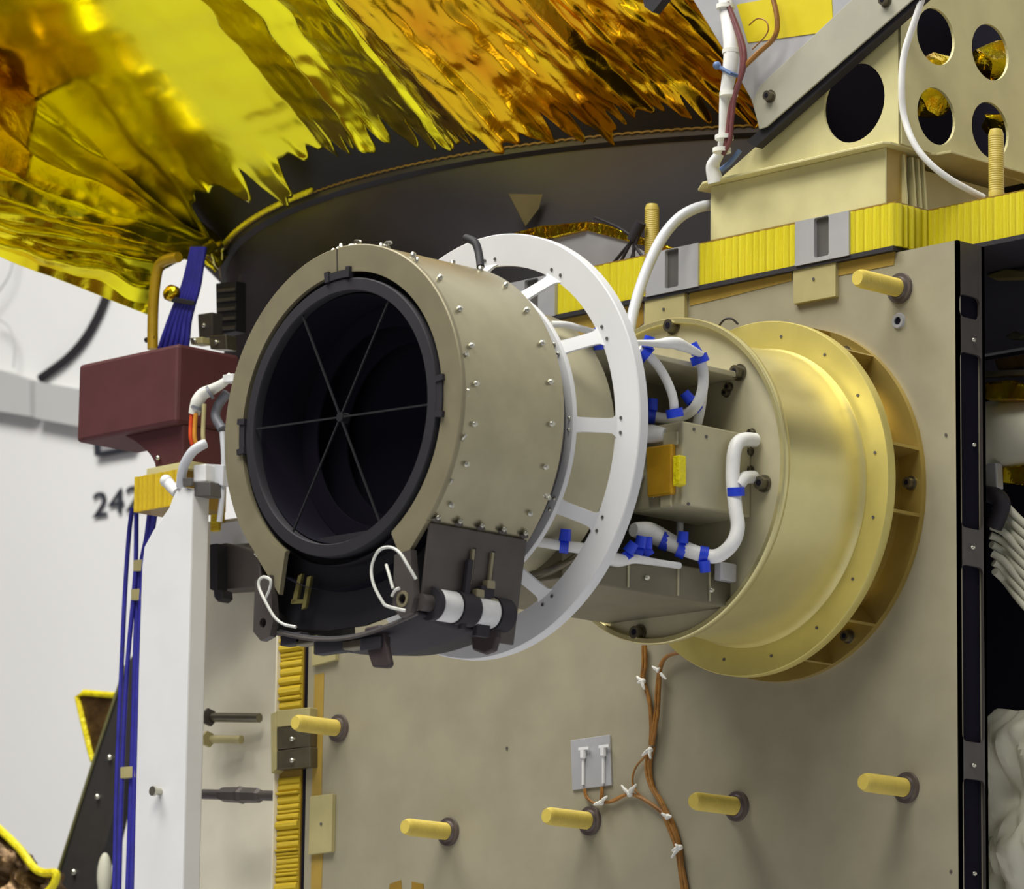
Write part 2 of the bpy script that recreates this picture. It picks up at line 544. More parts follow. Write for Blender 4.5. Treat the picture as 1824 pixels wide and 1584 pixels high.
ME_WSH = b.mesh('washer', M_WASH, True)
front = (PI / 2, 0, 0)
for lab, px, py in (('yellow nylon peg at the top right corner of the grey panel, above the small socket', 1604, 514),
                    ('yellow nylon peg at the left edge of the panel below the black latch', 604, 1298),
                    ('yellow nylon peg, leftmost of the four in the bottom row', 800, 1482),
                    ('yellow nylon peg just below the white sensor plate', 1052, 1463),
                    ('yellow nylon peg in the bottom row, right of the brown wire bundle', 1314, 1437),
                    ('yellow nylon peg at the bottom right of the grey panel', 1616, 1404)):
    r = make_peg(lab, atY(px, py, 0.0), front)
    for nm, me in (('threaded_rod', ME_ROD), ('washer', ME_WSH)):
        q = bpy.data.objects.new(nm, me); COL.objects.link(q); q.parent = r

# ================================================================== TOP HONEYCOMB DECK
DY = -0.012
dz0, dz1 = 0.4435, 0.523
cornX = 0.2652
cY = atX(1652, 378, cornX).y
deck = thing('honeycomb_deck', (-0.4, 0.1, dz0), 'horizontal deck with yellow foil wrapped honeycomb edge above the grey panel', 'deck')
fx = 1.05
foot = [(-1.15, DY + 0.006), (cornX - 0.004, DY + 0.006), (cornX - 0.004, cY + 0.006), (fx, cY + 0.006), (fx, 0.8), (-1.15, 0.8)]
b = MB(); b.prism([(x, y, dz0) for x, y in foot], (0, 0, dz1 - dz0)); b.build('core', M_TAPEO, deck)
b = MB(); b.prism([(x, y, dz1) for x, y in foot], (0, 0, 0.004)); b.build('upper_sheet', M_TAPEO, deck)
b = MB(); b.prism([(x, y - 0.007, dz0 - 0.0085) for x, y in foot], (0, 0, 0.0085)); b.build('gap_shadow_sheet', M_BLACK, deck)  # black sheet painting the shadow line of the gap under the deck
# foil ribs of the edge: rounded upright flutes, one object each
hh = dz1 - dz0
b = MB()
nn = 7
vs = []
for zz in (0, hh):
    for i in range(nn):
        a = PI * i / (nn - 1)
        vs.append((-0.5 * math.cos(a), -math.sin(a), zz))
fs = [(i, i + 1, nn + i + 1, nn + i) for i in range(nn - 1)] + [tuple(range(nn))[::-1], tuple(range(nn, 2 * nn))]
b.add(vs, fs)
ME_RIB = b.mesh('foil_rib', M_FOILE, True, )
def ribs(p0, p1, outv, parent, wmin=0.013, wmax=0.022, dep=0.006, me=None):
    p0, p1, outv = Vector(p0), Vector(p1), Vector(outv)
    d = p1 - p0
    Ltot = d.length
    d.normalize()
    x = 0
    while x < Ltot - 0.004:
        wd = min(random.uniform(wmin, wmax), Ltot - x)
        c = p0 + d * (x + wd / 2)
        up = d.cross(-outv)
        if up.z < 0:
            up = -up
        dd = random.uniform(0.6, 1.3) * dep
        mw = Matrix(((d.x * wd, -outv.x * dd, up.x, c.x), (d.y * wd, -outv.y * dd, up.y, c.y), (d.z * wd, -outv.z * dd, up.z, c.z), (0, 0, 0, 1)))
        inst('foil_rib', me or ME_RIB, parent, mw)
        x += wd
bx = [at_.x for at_ in (atY(925, 560, DY), atY(990, 540, DY), atY(1146, 520, DY), atY(1243, 500, DY), atY(1416, 470, DY), atY(1512, 450, DY))]
ribs((bx[1], DY + 0.006, dz0), (bx[2], DY + 0.006, dz0), (0, -1, 0), deck)
ribs((bx[3], DY + 0.006, dz0), (bx[4], DY + 0.006, dz0), (0, -1, 0), deck)
ribs((bx[5], DY + 0.006, dz0), (cornX - 0.004, DY + 0.006, dz0), (0, -1, 0), deck)
ribs((cornX - 0.004, DY + 0.006, dz0), (cornX - 0.004, cY + 0.006, dz0), (1, 0, 0), deck)
ribs((cornX - 0.004, cY + 0.006, dz0), (cornX + 0.25, cY + 0.006, dz0), (0, -1, 0), deck)
# slotted aluminium edge blocks
def block(px0, px1, s0, s1, py):
    xa, xb = atY(px0, py, DY - 0.004).x, atY(px1, py, DY - 0.004).x
    sa, sb = atY(s0, py, DY - 0.004).x, atY(s1, py, DY - 0.004).x
    z0, z1 = dz0 - 0.002, dz1 + 0.002
    outer = [Vector((xa, DY - 0.004, z0)), Vector((xb, DY - 0.004, z0)), Vector((xb, DY - 0.004, z1)), Vector((xa, DY - 0.004, z1))]
    sl = [Vector((u, DY - 0.004, v)) for u, v in rrect(sa, sb, z0 + 0.008, z1 - 0.001, 0.004)]
    o = plate_with_holes('edge_block', outer, [sl], (0, 0.009, 0), M_ALU, deck, 'slotted grey aluminium edge block')
    b = MB(); b.box((sa, DY + 0.004, z0 + 0.004), (sb, DY + 0.0055, z1)); b.build('slot_floor', M_ALUD, o)
block(905, 988, 934, 958, 540)
block(1150, 1243, 1184, 1208, 520)
block(1416, 1512, 1450, 1476, 460)
b = MB(); b.box((bx[3] - 0.006, DY + 0.002, dz0), (bx[3] - 0.001, DY + 0.0055, dz1)); b.build('edge_gap', M_BLACK, deck)

# pegs standing on the deck
for lab, px, py, yv in (('yellow nylon peg standing on the deck beside the black wire bundle', 1161, 440, 0.06),
                        ('yellow nylon peg standing upright at the far right end of the deck', 1775, 350, cY + 0.03)):
    p = atY(px, py, yv); p.z = dz1 + 0.004
    r = make_peg(lab, p, (0, 0, 0))
    q = bpy.data.objects.new('threaded_rod', ME_ROD); COL.objects.link(q); q.parent = r
    q.scale = (0.85, 0.85, 1.0 if px < 1400 else 1.1)

# ================================================================== CREAM BRACKET ON THE DECK
BY = -0.002
brx = atY(1577, 320, BY).x
lx = atY(1265, 380, BY).x
bzt = atY(1577, 262, BY).z
brk = thing('gusset_bracket', (0.1, 0.1, dz1 + 0.004), 'cream bracket with round lightening holes standing on the honeycomb deck', 'bracket')
zb = dz1 + 0.0045
by1 = cY + 0.30
b = MB(); b.prism([(lx, BY, zb), (brx, BY, zb), (brx, BY, bzt), (lx, BY, bzt)], (0, 0.006, 0)); b.build('base_front_wall', M_CREAM, brk, False, 0.002)
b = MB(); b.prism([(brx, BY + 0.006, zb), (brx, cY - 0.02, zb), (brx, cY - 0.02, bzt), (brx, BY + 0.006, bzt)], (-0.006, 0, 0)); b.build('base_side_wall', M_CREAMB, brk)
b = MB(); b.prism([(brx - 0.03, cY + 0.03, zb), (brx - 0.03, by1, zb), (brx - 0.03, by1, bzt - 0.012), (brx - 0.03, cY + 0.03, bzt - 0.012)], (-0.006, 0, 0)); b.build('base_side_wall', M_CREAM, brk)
# upright stiffening ribs of the side
for yy in (BY + 0.045, BY + 0.085, cY - 0.01, cY + 0.02):
    b = MB(); b.prism([(brx - 0.03, yy, zb), (brx + 0.012, yy, zb), (brx + 0.004, yy, bzt - 0.006), (brx - 0.03, yy, bzt - 0.006)], (0, 0.005, 0)); b.build('stiffener', M_CREAM, brk)
# flange over the base
fl = [(atY(1237, 330, BY).x, BY + 0.01), (lx, BY - 0.022), (brx + 0.012, BY - 0.022), (brx + 0.022, BY - 0.01), (brx + 0.022, cY + 0.012), (brx + 0.03, cY + 0.03), (brx + 0.06, cY + 0.034), (brx + 0.06, by1), (lx, by1)]
b = MB(); b.prism([(x, y, bzt) for x, y in fl], (0, 0, 0.005)); b.build('flange', M_CREAM, brk, False, 0.001)
# front gusset plate with one large hole; the slanted edge follows the strut
GY = 0.012
gx = atY(1605, 250, GY).x
g = [atY(1268, 312, GY), atY(1605, 245, GY), atY(1612, -60, GY), atY(1705, -60, GY)]
gz = bzt + 0.005
pa = atY(1268, 314, GY); pa.z = gz
pb = Vector((gx + 0.001, GY, gz))
pc = Vector((gx + 0.001, GY, atY(1606, 30, GY).z))
hc = atY(1521, 183, GY)
plate_with_holes('front_gusset', [pa, pb, pc], [circ(hc, 0.0745, EX, EZ)], (0, 0.006, 0), M_CREAM, brk)
hs = []
for px, py in ((1667, 65), (1764, 93), (1668, 207), (1764, 232)):
    hs.append(circ(atX(px, py, gx), 0.0535, EY, EZ))
ztop = atX(1740, -80, gx).z
yb_ = atX(1900, 100, gx).y
plate_with_holes('side_gusset', [Vector((gx, GY, gz)), Vector((gx, yb_, gz - 0.012)), Vector((gx, yb_, ztop)), Vector((gx, atX(1650, -80, gx).y, ztop)), Vector((gx, GY, pc.z))], hs, (-0.006, 0, 0), M_CREAM, brk)
# black sheets painting the shade inside the bracket
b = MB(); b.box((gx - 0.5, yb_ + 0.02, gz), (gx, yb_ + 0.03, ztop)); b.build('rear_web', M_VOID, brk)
b = MB(); b.box((gx - 0.30, GY + 0.12, gz), (gx - 0.29, yb_ + 0.02, ztop)); b.build('inner_shade', M_VOID, brk)
b = MB(); b.box((gx - 0.3, GY + 0.02, gz + 0.001), (gx - 0.01, yb_ + 0.02, gz + 0.004)); b.build('floor_shade', M_VOID, brk)
# gold foil bundles seen through the holes
for lab, px, py, rr in (('crumpled gold foil seen through the upper right bracket hole', 1775, 112, 0.06), ('crumpled gold foil seen through the lower left bracket hole', 1662, 178, 0.05),
                        ('crumpled gold foil seen through the lower right bracket hole', 1775, 218, 0.04), ('crumpled gold foil at the foot of the upper left bracket hole', 1672, 125, 0.05)):
    c = atX(px, py, gx - 0.10)
    b = MB(); b.ball(c, rr, 14, (0.5, 1.0, 0.6 if py != 218 else 0.4))
    b.v = [tuple(Vector(v) + Vector((1, 1, 1)) * 0.018 * noise.noise(Vector(v) * 28)) for v in b.v]
    tag(b.build('foil_bundle', M_FOILC, None, True), lab, 'foil')

# ================================================================== STRUT WITH YELLOW LABEL
SY = -0.02
strut = thing('strut_plate', atY(1345, 225, SY), 'pale grey slanted strut plate with a yellow label, bolted above the bracket', 'strut')
b = MB(); b.prism([atY(x, y, SY) for x, y in [(1222, -20), (1290, 92), (1338, 178), (1352, 228), (1640, -20)]], (0, 0.012, 0)); b.build('plate', M_ALU, strut, False, 0.002)
b = MB(); b.prism([atY(x, y, SY - 0.004) for x, y in [(1354, 152), (1340, 180), (1352, 230), (1365, 226), (1650, -22), (1540, -22)]], (0, 0.004, 0)); b.build('edge_doubler', mat('strut_doubler', (170, 168, 150), 0.5, 0.15, 0.04, 14), strut, False, 0.001)
b = MB(); b.prism([atY(x, y, SY + 0.004) for x, y in [(1330, 252), (1345, 262), (1665, -22), (1630, -22)]], (0, 0.02, 0)); b.build('black_strip', M_BLACK, strut)  # black strip along the gap between strut and gusset
b = MB(); b.prism([atY(x, y, SY - 0.0015) for x, y in [(1312, 8), (1480, -22), (1484, 55), (1332, 76)]], (0, 0.0015, 0)); b.build('label_sticker', M_LABEL, strut)
for px, py in ((1373, 172), (1579, 2)):
    p = atY(px, py, SY - 0.004); bolt(strut, p, -EY, 0.8)

# ================================================================== FOIL COVERED ANTENNA BODY ABOVE
DEP0, RPX, CXP, CYP, BPX = 10.8, 1105.0, 1500.0, 505.0, 210.0
axis_c = atD(CXP, CYP, DEP0)
RR = RPX / F_PX * DEP0
back_h = Vector((fwd.x, fwd.y, 0)).normalized()
left_h = Vector((-back_h.y, back_h.x, 0))
if left_h.dot(right) > 0:
    left_h = -left_h
def rimpt(phi, r=RR, dz=0.0):
    return axis_c + (-back_h * math.cos(phi) + left_h * math.sin(phi)) * r + Vector((0, 0, dz))
body = thing('antenna_body', axis_c + Vector((0, 0, -0.36)), 'dark round antenna body under the gold foil blanket', 'antenna body')
b = MB()
vs, fs = [], []
PH = [math.radians(-12 + 112 * i / 90) for i in range(91)]
zs = [(RR - 0.012, -0.355), (RR - 0.012, -0.02), (RR, -0.012), (RR, 0.0)]
for ph in PH:
    for r, z in zs:
        vs.append(rimpt(ph, r, z))
kk = len(zs)
for i in range(90):
    for j in range(kk - 1):
        fs.append((i * kk + j, i * kk + j + 1, (i + 1) * kk + j + 1, (i + 1) * kk + j))
b.add(vs, fs); b.build('band', M_BAND, body, True)
b = MB(); n_ = 96
vs = [axis_c + Vector((math.cos(2 * PI * i / n_), math.sin(2 * PI * i / n_), 0)) * (RR - 0.015) + Vector((0, 0, -0.36)) for i in range(n_)]
b.prism(vs, (0, 0, 0.012)); b.build('reflected_disc', M_BLACK, body)  # added unseen disc, something dark for the foil to reflect
# sloping dark skirt from the seam up under the blanket
b = MB(); vs, fs = [], []
for ph in PH:
    for j in range(5):
        t = j / 4
        vs.append(rimpt(ph, RR + 0.30 * t, 0.0 + 0.30 * t))
for i in range(90):
    for j in range(4):
        fs.append((i * 5 + j, i * 5 + j + 1, (i + 1) * 5 + j + 1, (i + 1) * 5 + j))
b.add(vs, fs); b.build('skirt', mat('black_skirt', (28, 25, 27), 0.6), body, True)
b = MB(); b.tube([rimpt(ph, RR + 0.003, 0.002 + 0.0015 * math.sin(i * 2.1)) for i, ph in enumerate([math.radians(-12 + 112 * i / 400) for i in range(401)])], 0.0022, 6)
b.build('seam_cord', M_TAPEO, body, True)
# yellow whipped stitching at the left of the seam
for i in range(26):
    ph = math.asin(min(0.995, (1500 - (408 + i * 7.0)) / RPX))
    q = rimpt(ph, RR + 0.008, 0.004)
    b = MB(); b.tube([q + Vector((0, 0, -0.010)) + left_h * 0.012, q - back_h * 0.006, q + Vector((0, 0, 0.014)) - left_h * 0.012], 0.005, 6, True, [0.002, 0.0055, 0.002])
    b.build('stitch', M_FOILE, body, True)
# triangular tape on the band
b = MB(); tri = [(906, 346), (966, 347), (960, 372), (936, 404)]
ph0 = math.asin((1500 - 936) / RPX)
dq = 10.8 - RR * math.cos(ph0)
b.prism([atD(x, y, dq - 0.02) for x, y in tri], -back_h * 0.004); b.build('tape_patch', mat('olive_tape', (104, 94, 54), 0.5), body)
# upright seam strip and dark connectors at the left end of the band
for pl, ma, nm in (([(425, 492), (432, 490), (432, 575), (426, 577)], M_DARK, 'seam_strip'),):
    b = MB(); b.prism([atD(x, y, 10.15) for x, y in pl], -back_h * 0.01); b.build(nm, ma, body)

def lerp(a, b, t):
    return a + (b - a) * t
# blanket: ruled sheet from the ragged lower hem (rim side) to far above the frame
SLP = ((400, 1.10), (470, 1.02), (560, 0.90), (700, 0.81), (880, 0.78), (1000, 0.92), (1200, 0.98), (2000, 1.0))
ctl = []
for x in (1680, 1600, 1520, 1420, 1300, 1150, 1000, 880, 760, 640, 540, 460, 410):
    sx = (1500 - x) / RPX
    cphi = math.sqrt(1 - sx * sx)
    y = CYP - BPX * cphi
    d0 = DEP0 - RR * cphi - 0.03
    Lq = y + 150
    slp = 1.0
    for (xa_, sa_), (xb_, sb_) in zip(SLP[:-1], SLP[1:]):
        if xa_ <= x <= xb_:
            slp = sa_ + (sb_ - sa_) * (x - xa_) / (xb_ - xa_)
    ctl.append(((x, y, d0), (x - slp * Lq, y - Lq, d0 - 0.62 * Lq / 850)))
ctl += [((398, 448, 10.45), (-170, -20, 10.1)), ((384, 452, 10.35), (-170, 150, 9.95)), ((366, 458, 10.28), (-170, 260, 9.9)),
        ((340, 462, 10.22), (-170, 330, 9.9)), ((310, 472, 10.18), (-170, 352, 9.9)), ((284, 490, 10.15), (-170, 372, 9.95)), ((266, 562, 10.15), (-170, 388, 10.0))]
NU, NV = 900, 90
def ctl_at(u):
    f = u * (len(ctl) - 1)
    i = min(int(f), len(ctl) - 2)
    t = f - i
    def cr(k):
        i0, i3 = max(i - 1, 0), min(i + 2, len(ctl) - 1)
        out = []
        for c in range(3):
            p0, p1, p2, p3 = (ctl[q][k][c] for q in (i0, i, i + 1, i3))
            out.append(0.5 * (2 * p1 + (p2 - p0) * t + (2 * p0 - 5 * p1 + 4 * p2 - p3) * t * t + (3 * p1 - p0 - 3 * p2 + p3) * t ** 3))
        return out
    return cr(0), cr(1)
def nz1(x, s=0):
    return noise.noise(Vector((x, s * 17.3 + 0.5, 3.1)))
def ridge(x, s):
    return 1 - 2 * abs(nz1(x, s))
rows = []
for i in range(NU + 1):
    u = i / NU
    c0, c1 = ctl_at(u)
    rows.append((u, atD(*c0), atD(*c1), c0[0]))
# pleats: (rim position, half width, height, start, end) - long darts that fade out along the sheet
prnd = random.Random(21)
PLEATS = [(660, 10, 0.006, 0.0, 0.35), (600, 14, 0.008, 0.0, 0.25), (560, 16, 0.010, 0.0, 0.25), (520, 14, 0.012, 0.0, 0.22), (480, 12, 0.012, 0.0, 0.25)]
c_ = 1010.0
while c_ < 2000:
    w_ = prnd.uniform(22, 70)
    PLEATS.append((c_, w_, w_ * prnd.uniform(0.0003, 0.0008), 0.0, prnd.choice((0.35, 0.5, 0.9, 1.3))))
    c_ += w_ * prnd.uniform(0.9, 1.7)
for _ in range(46):
    w_ = prnd.uniform(7, 16)
    PLEATS.append((prnd.uniform(700, 1500), w_, w_ * prnd.uniform(0.0005, 0.0013), 0.0, prnd.uniform(0.10, 0.34)))
# broad folds between the taut area and the amber area: (rim position, height)
FOLDS = [(420, 0.05), (470, 0.035), (640, -0.035), (728, 0.008), (764, -0.008), (885, 0.052), (902, 0.045), (985, 0.085), (1030, 0.06), (1150, 0.015), (1300, 0.0), (2100, 0.0)]
def fold_h(px):
    for (a_, ha), (b2, hb_) in zip(FOLDS[:-1], FOLDS[1:]):
        if a_ <= px <= b2:
            return ha + (hb_ - ha) * (px - a_) / (b2 - a_)
    return 0.0 if px > 1000 else 0.05 * max(0.0, (px - 396) / 24.0)
for c2_, w2_ in ((405, 5), (392, 6), (378, 7), (362, 8), (345, 7), (325, 8), (305, 7), (290, 6), (276, 4)):
    PLEATS.append((c2_, w2_, 0.018 + 0.01 * prnd.random(), 0.0, 1.2))
def pleat_h(px, v):
    h = 0.0
    for c, wd, A, v0, v1 in PLEATS:
        d = (px - c + 5 * nz1(v * 6 + c, 11)) / wd
        if -1 < d < 1:
            k = (1 + d) / 1.55 if d < 0.55 else (1 - d) / 0.45
            f = max(0.0, 1 - (v / v1) ** 2) * (1.0 if v > 0.04 else 0.4 + v * 15)
            h += A * k * f
    return h
b = MB()
vs, tint, crum = [], [], []
for i, (u, A, B, px) in enumerate(rows):
    rightpart = u < 11.5 / 19
    # ragged hem: pointed tongues
    if px > 400 and u < 12.6 / 19:
        hem = 0.075 + 0.13 * max(0, ridge(px / 44.0, 1)) ** 1.6 + 0.045 * nz1(px / 15.0, 2)
        hem = max(0.03, hem) + 0.09 * min(1.0, max(0.0, (px - 640) / 150.0))
        if px < 470:
            hem *= max(0.1, (px - 400) / 70)
    else:
        hem = 0.0
    i0, i1 = max(i - 1, 0), min(i + 1, NU)
    for j in range(NV + 1):
        v = hem + (1 - hem) * j / NV
        P = A.lerp(B, v)
        Tu = rows[i1][1].lerp(rows[i1][2], v) - rows[i0][1].lerp(rows[i0][2], v)
        nrm = Tu.cross(B - A).normalized()
        if nrm.dot(fwd) > 0:
            nrm = -nrm
        h = pleat_h(px, v) + fold_h(px + 9 * nz1(v * 7, 31) + 5 * nz1(v * 22, 33))
        sm = 1.0
        if 430 < px < 575:
            sm = 0.06
        elif 575 <= px < 640:
            sm = 0.08
        elif 640 <= px < 990:
            sm = 0.3
        h += sm * (0.010 * noise.noise(Vector((px / 45.0, v * 6, 1.7))) + 0.004 * noise.noise(Vector((px / 15.0, v * 16, 4.2))))
        P = P + nrm * h
        vs.append(P)
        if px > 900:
            tn = 0.35 + 0.45 * min(1, (px - 900) / 120.0) + 0.3 * noise.noise(Vector((px / 50.0, v * 4, 9)))  # amber tint puts gold-on-gold reflection into the colour
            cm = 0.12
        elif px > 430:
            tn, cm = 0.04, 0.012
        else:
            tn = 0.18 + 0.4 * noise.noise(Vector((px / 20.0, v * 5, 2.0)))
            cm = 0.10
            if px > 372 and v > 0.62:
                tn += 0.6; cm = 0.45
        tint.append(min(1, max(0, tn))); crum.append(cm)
K = NV + 1
fs = [(i * K + j, (i + 1) * K + j, (i + 1) * K + j + 1, i * K + j + 1) for i in range(NU) for j in range(NV)]
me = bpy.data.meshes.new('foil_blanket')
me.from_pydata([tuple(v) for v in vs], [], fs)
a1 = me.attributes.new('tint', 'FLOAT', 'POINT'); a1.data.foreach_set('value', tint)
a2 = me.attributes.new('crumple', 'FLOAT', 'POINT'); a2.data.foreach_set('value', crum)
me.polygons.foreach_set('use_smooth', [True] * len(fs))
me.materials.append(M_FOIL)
o = link('foil_blanket', me)
sd = o.modifiers.new('thickness', 'SOLIDIFY'); sd.thickness = 0.003
tag(o, 'shiny gold thermal foil blanket with long pleats across the top', 'foil blanket')

# ================================================================== GOLD GIMBAL DRUM
drum = thing('gimbal_drum', (0, 0, -0.325), 'large gold anodised drum housing with flanges mounted on the grey panel', 'drum')
b = MB(); b.lathe([(0.2, -0.012), (0.325, -0.012), (0.325, 0.0), (0.2, 0.0)], 120, closed_prof=True); b.build('base_ring', M_GOLDD, drum, True)
b = MB(); b.lathe([(0.276, -0.085), (0.276, -0.010)], 120); b.build('inner_wall', M_GOLDD, drum, True)
b = MB(); b.lathe([(0.268, -0.10), (0.273, -0.1014), (0.3235, -0.1014), (0.3251, -0.099), (0.3251, -0.083), (0.268, -0.083)], 140, closed_prof=True); b.build('flange', M_GOLDF, drum, True)
b = MB(); b.lathe([(0.274, -0.1016), (0.2735, -0.1045), (0.2705, -0.108), (0.269, -0.125), (0.264, -0.20), (0.262, -0.318), (0.268, -0.322)], 140); b.build('shell', M_GOLD, drum, True)
b = MB(); b.lathe([(0.262, -0.320), (0.2905, -0.322), (0.293, -0.326), (0.293, -0.338), (0.2915, -0.3401), (0.2835, -0.3401), (0.282, -0.338), (0.282, -0.326)], 140); b.build('front_rim', M_GOLD, drum, True)
b = MB(); b.lathe([(0.0, -0.327), (0.2825, -0.327)], 120); b.build('front_face', M_FACE, drum, True)
# radial webs in pairs round each mounting bolt
for k6 in range(6):
    a = math.radians(0.5 + 60 * k6)
    for s_ in (-1, 1):
        aa = a + s_ * 0.187
        c, s = math.cos(aa), math.sin(aa)
        t = Vector((-s, 0, c)) * 0.003
        b = MB()
        b.prism([Vector((c * 0.275, -0.084, s * 0.275)) - t, Vector((c * 0.3245, -0.084, s * 0.3245)) - t, Vector((c * 0.3245, -0.011, s * 0.3245)) - t, Vector((c * 0.275, -0.011, s * 0.275)) - t], t * 2)
        b.build('web', M_GOLDD, drum)
    c, s = math.cos(a), math.sin(a)
    bolt(drum, Vector((c * 0.300, -0.012, s * 0.300)), -EY, 0.85)
for k in range(16):
    a = 2 * PI * (k + 0.4) / 16
    inst('rivet', ME_DOT, drum, frame_to(Vector((0.297 * math.cos(a), -0.1016, 0.297 * math.sin(a))), -EY))
for px, py in ((1200, 582), (1318, 664), (1300, 690), (1362, 862), (1140, 1128), (1279, 1052), (1295, 700), (1337, 805), (1337, 838), (1340, 772)):
    p = atY(px, py, -0.3275)
    big = (px, py) in ((1200, 582), (1318, 664), (1362, 862), (1140, 1128), (1279, 1052))
    bolt(drum, p, -EY, 1.0 if big else 0.55)

# electronics box on the drum face
bxX = atY(1338, 775, -0.327).x
bz1 = atY(1338, 775, -0.327).z
bz0 = atY(1338, 922, -0.327).z
yF = atX(1216, 757, bxX).y
bxL = atY(1120, 775, yF).x
ebox = thing('electronics_box', ((bxX + bxL) / 2, -0.4, bz0), 'grey-gold electronics box with an amber connector cover on the drum face', 'box')
b = MB(); b.box((bxL, yF, bz0), (bxX, -0.3275, bz1)); b.build('case', M_FACE, ebox, False, 0.003)
b = MB(); b.prism([atY(x, y, yF - 0.012) for x, y in [(1150, 797), (1196, 790), (1196, 880), (1152, 886)]], (0, 0.012, 0)); cc = b.build('connector_cover', M_CONN, ebox, False, 0.003)
b = MB(); b.prism([atY(x, y, yF - 0.018) for x, y in [(1198, 812), (1210, 810), (1210, 862), (1198, 866)]], (0, 0.018, 0)); b.build('cover_latch', M_FOILE, ebox, False, 0.002)
for pl in ([(1180, 772), (1206, 768), (1206, 792), (1180, 796)], [(1175, 884), (1195, 880), (1195, 902), (1175, 906)]):
    b = MB(); b.prism([atY(x, y, yF - 0.006) for x, y in pl], (0, 0.006, 0)); b.build('mounting_ear', M_FACE, ebox, False, 0.002)
for px, py in ((1236, 765), (1258, 778), (1226, 898)):
    inst('rivet', ME_DOT, ebox, frame_to(atX(px, py, bxX + 0.0005), EX))
for px, py in ((1166, 800), (1165, 884)):
    inst('screw', ME_SCREW, ebox, frame_to(atY(px, py, yF), -EY))

# ================================================================== TELESCOPE
YF, YB = -1.1122, -0.880
tel = thing('telescope', (0, -0.95, -0.45), 'telescope barrel with black aperture, six thin vanes and a white spoked ring', 'telescope')
RB = 0.2915
b = MB(); b.lathe([(0.288, YF), (RB, YF + 0.002), (RB, YB), (0.2885, YB), (0.2885, YF)], 160, math.radians(-46), math.radians(226), closed_prof=True); b.build('barrel', M_BAFFLE, tel, True)
b = MB(); b.lathe([(0.246, YF - 0.003), (0.2905, YF - 0.003), (0.2922, YF - 0.001), (0.2922, YF + 0.006), (0.246, YF + 0.006)], 140, math.radians(-58), math.radians(239), closed_prof=True)
b.build('front_ring', M_RINGF, tel, True)
# straight tail of the ring face at the lower left and lower right
def yz_plate(name, pl, y, th, ma, parent, bevel=0.0, smooth=False):
    b = MB(); b.prism([Vector((x, y, z)) for x, z in pl], (0, th, 0))
    return b.build(name, ma, parent, smooth, bevel)
yz_plate('ring_tail', [(-0.2075, -0.205), (-0.165, -0.192), (-0.129, -0.212), (-0.142, -0.284)], YF - 0.0036, 0.009, M_RINGF, tel)
yz_plate('ring_tail', [(0.2150, -0.200), (0.165, -0.190), (0.131, -0.212), (0.1585, -0.262)], YF - 0.0036, 0.009, M_RINGF, tel)
# aperture stack: groove, charcoal ring, deep dark cavity
b = MB(); b.lathe([(0.2885, YF + 0.004), (0.2885, YB), (0.0, YB)], 96); b.build('rear_lining', M_VOID, tel, True)
b = MB(); b.lathe([(0.2475, YF + 0.0055), (0.2475, YF + 0.03), (0.228, YF + 0.03)], 120); b.build('groove', M_BLACK, tel, True)
b = MB(); b.lathe([(0.213, YF + 0.02), (0.213, YF - 0.003), (0.2145, YF - 0.006), (0.2335, YF - 0.005), (0.235, YF - 0.003), (0.235, YF + 0.03)], 120); b.build('aperture_ring', M_CHAR, tel, True)
b = MB(); b.lathe([(0.2105, YF + 0.01), (0.206, YF + 0.18), (0.0, YF + 0.19)], 96); b.build('cavity', M_VOID, tel, True)
for rr, yy in ((0.17, 0.10), (0.15, 0.15)):
    b = MB(); b.lathe([(rr, YF + yy), (0.207, YF + yy), (0.207, YF + yy + 0.004), (rr, YF + yy + 0.004)], 80, closed_prof=True); b.build('baffle_vane', M_VOID, tel, True)
b = MB(); b.cyl((0, YF + 0.012, 0), (0, YF - 0.004, 0), 0.009, 0.008, 20); b.build('spider_hub', M_VANE, tel, True)
for k in range(6):
    a = math.radians(-2 + 60 * k)
    c, s = math.cos(a), math.sin(a)
    t = Vector((-s, 0, c)) * 0.0015
    b = MB(); b.prism([Vector((0.008 * c, YF - 0.003, 0.008 * s)) - t, Vector((0.212 * c, YF - 0.003, 0.212 * s)) - t, Vector((0.212 * c, YF - 0.003, 0.212 * s)) + t, Vector((0.008 * c, YF - 0.003, 0.008 * s)) + t], (0, 0.003, 0))
    b.build('spider_vane', M_VANE, tel)
# small black clips round the aperture
for ang in (98, 86, 7.5, -6.5, 186.5, 174.5):
    a = math.radians(ang)
    c, s = math.cos(a), math.sin(a)
    t = Vector((-s, 0, c)) * 0.005
    r0, r1 = 0.236, 0.254
    b = MB(); b.prism([Vector((r0 * c, YF - 0.009, r0 * s)) - t, Vector((r1 * c, YF - 0.009, r1 * s)) - t, Vector((r1 * c, YF - 0.009, r1 * s)) + t, Vector((r0 * c, YF - 0.009, r0 * s)) + t], (0, 0.012, 0))
    b.build('clip', M_BLACK, tel)
for a0, a1 in ((86, 98), (-6.5, 7.5), (174.5, 186.5)):
    b = MB(); b.lathe([(0.2365, YF - 0.007), (0.2495, YF - 0.007), (0.2495, YF + 0.002), (0.2365, YF + 0.002)], 10, math.radians(a0), math.radians(a1), closed_prof=True); b.build('clip_bar', M_BLACK, tel, True)
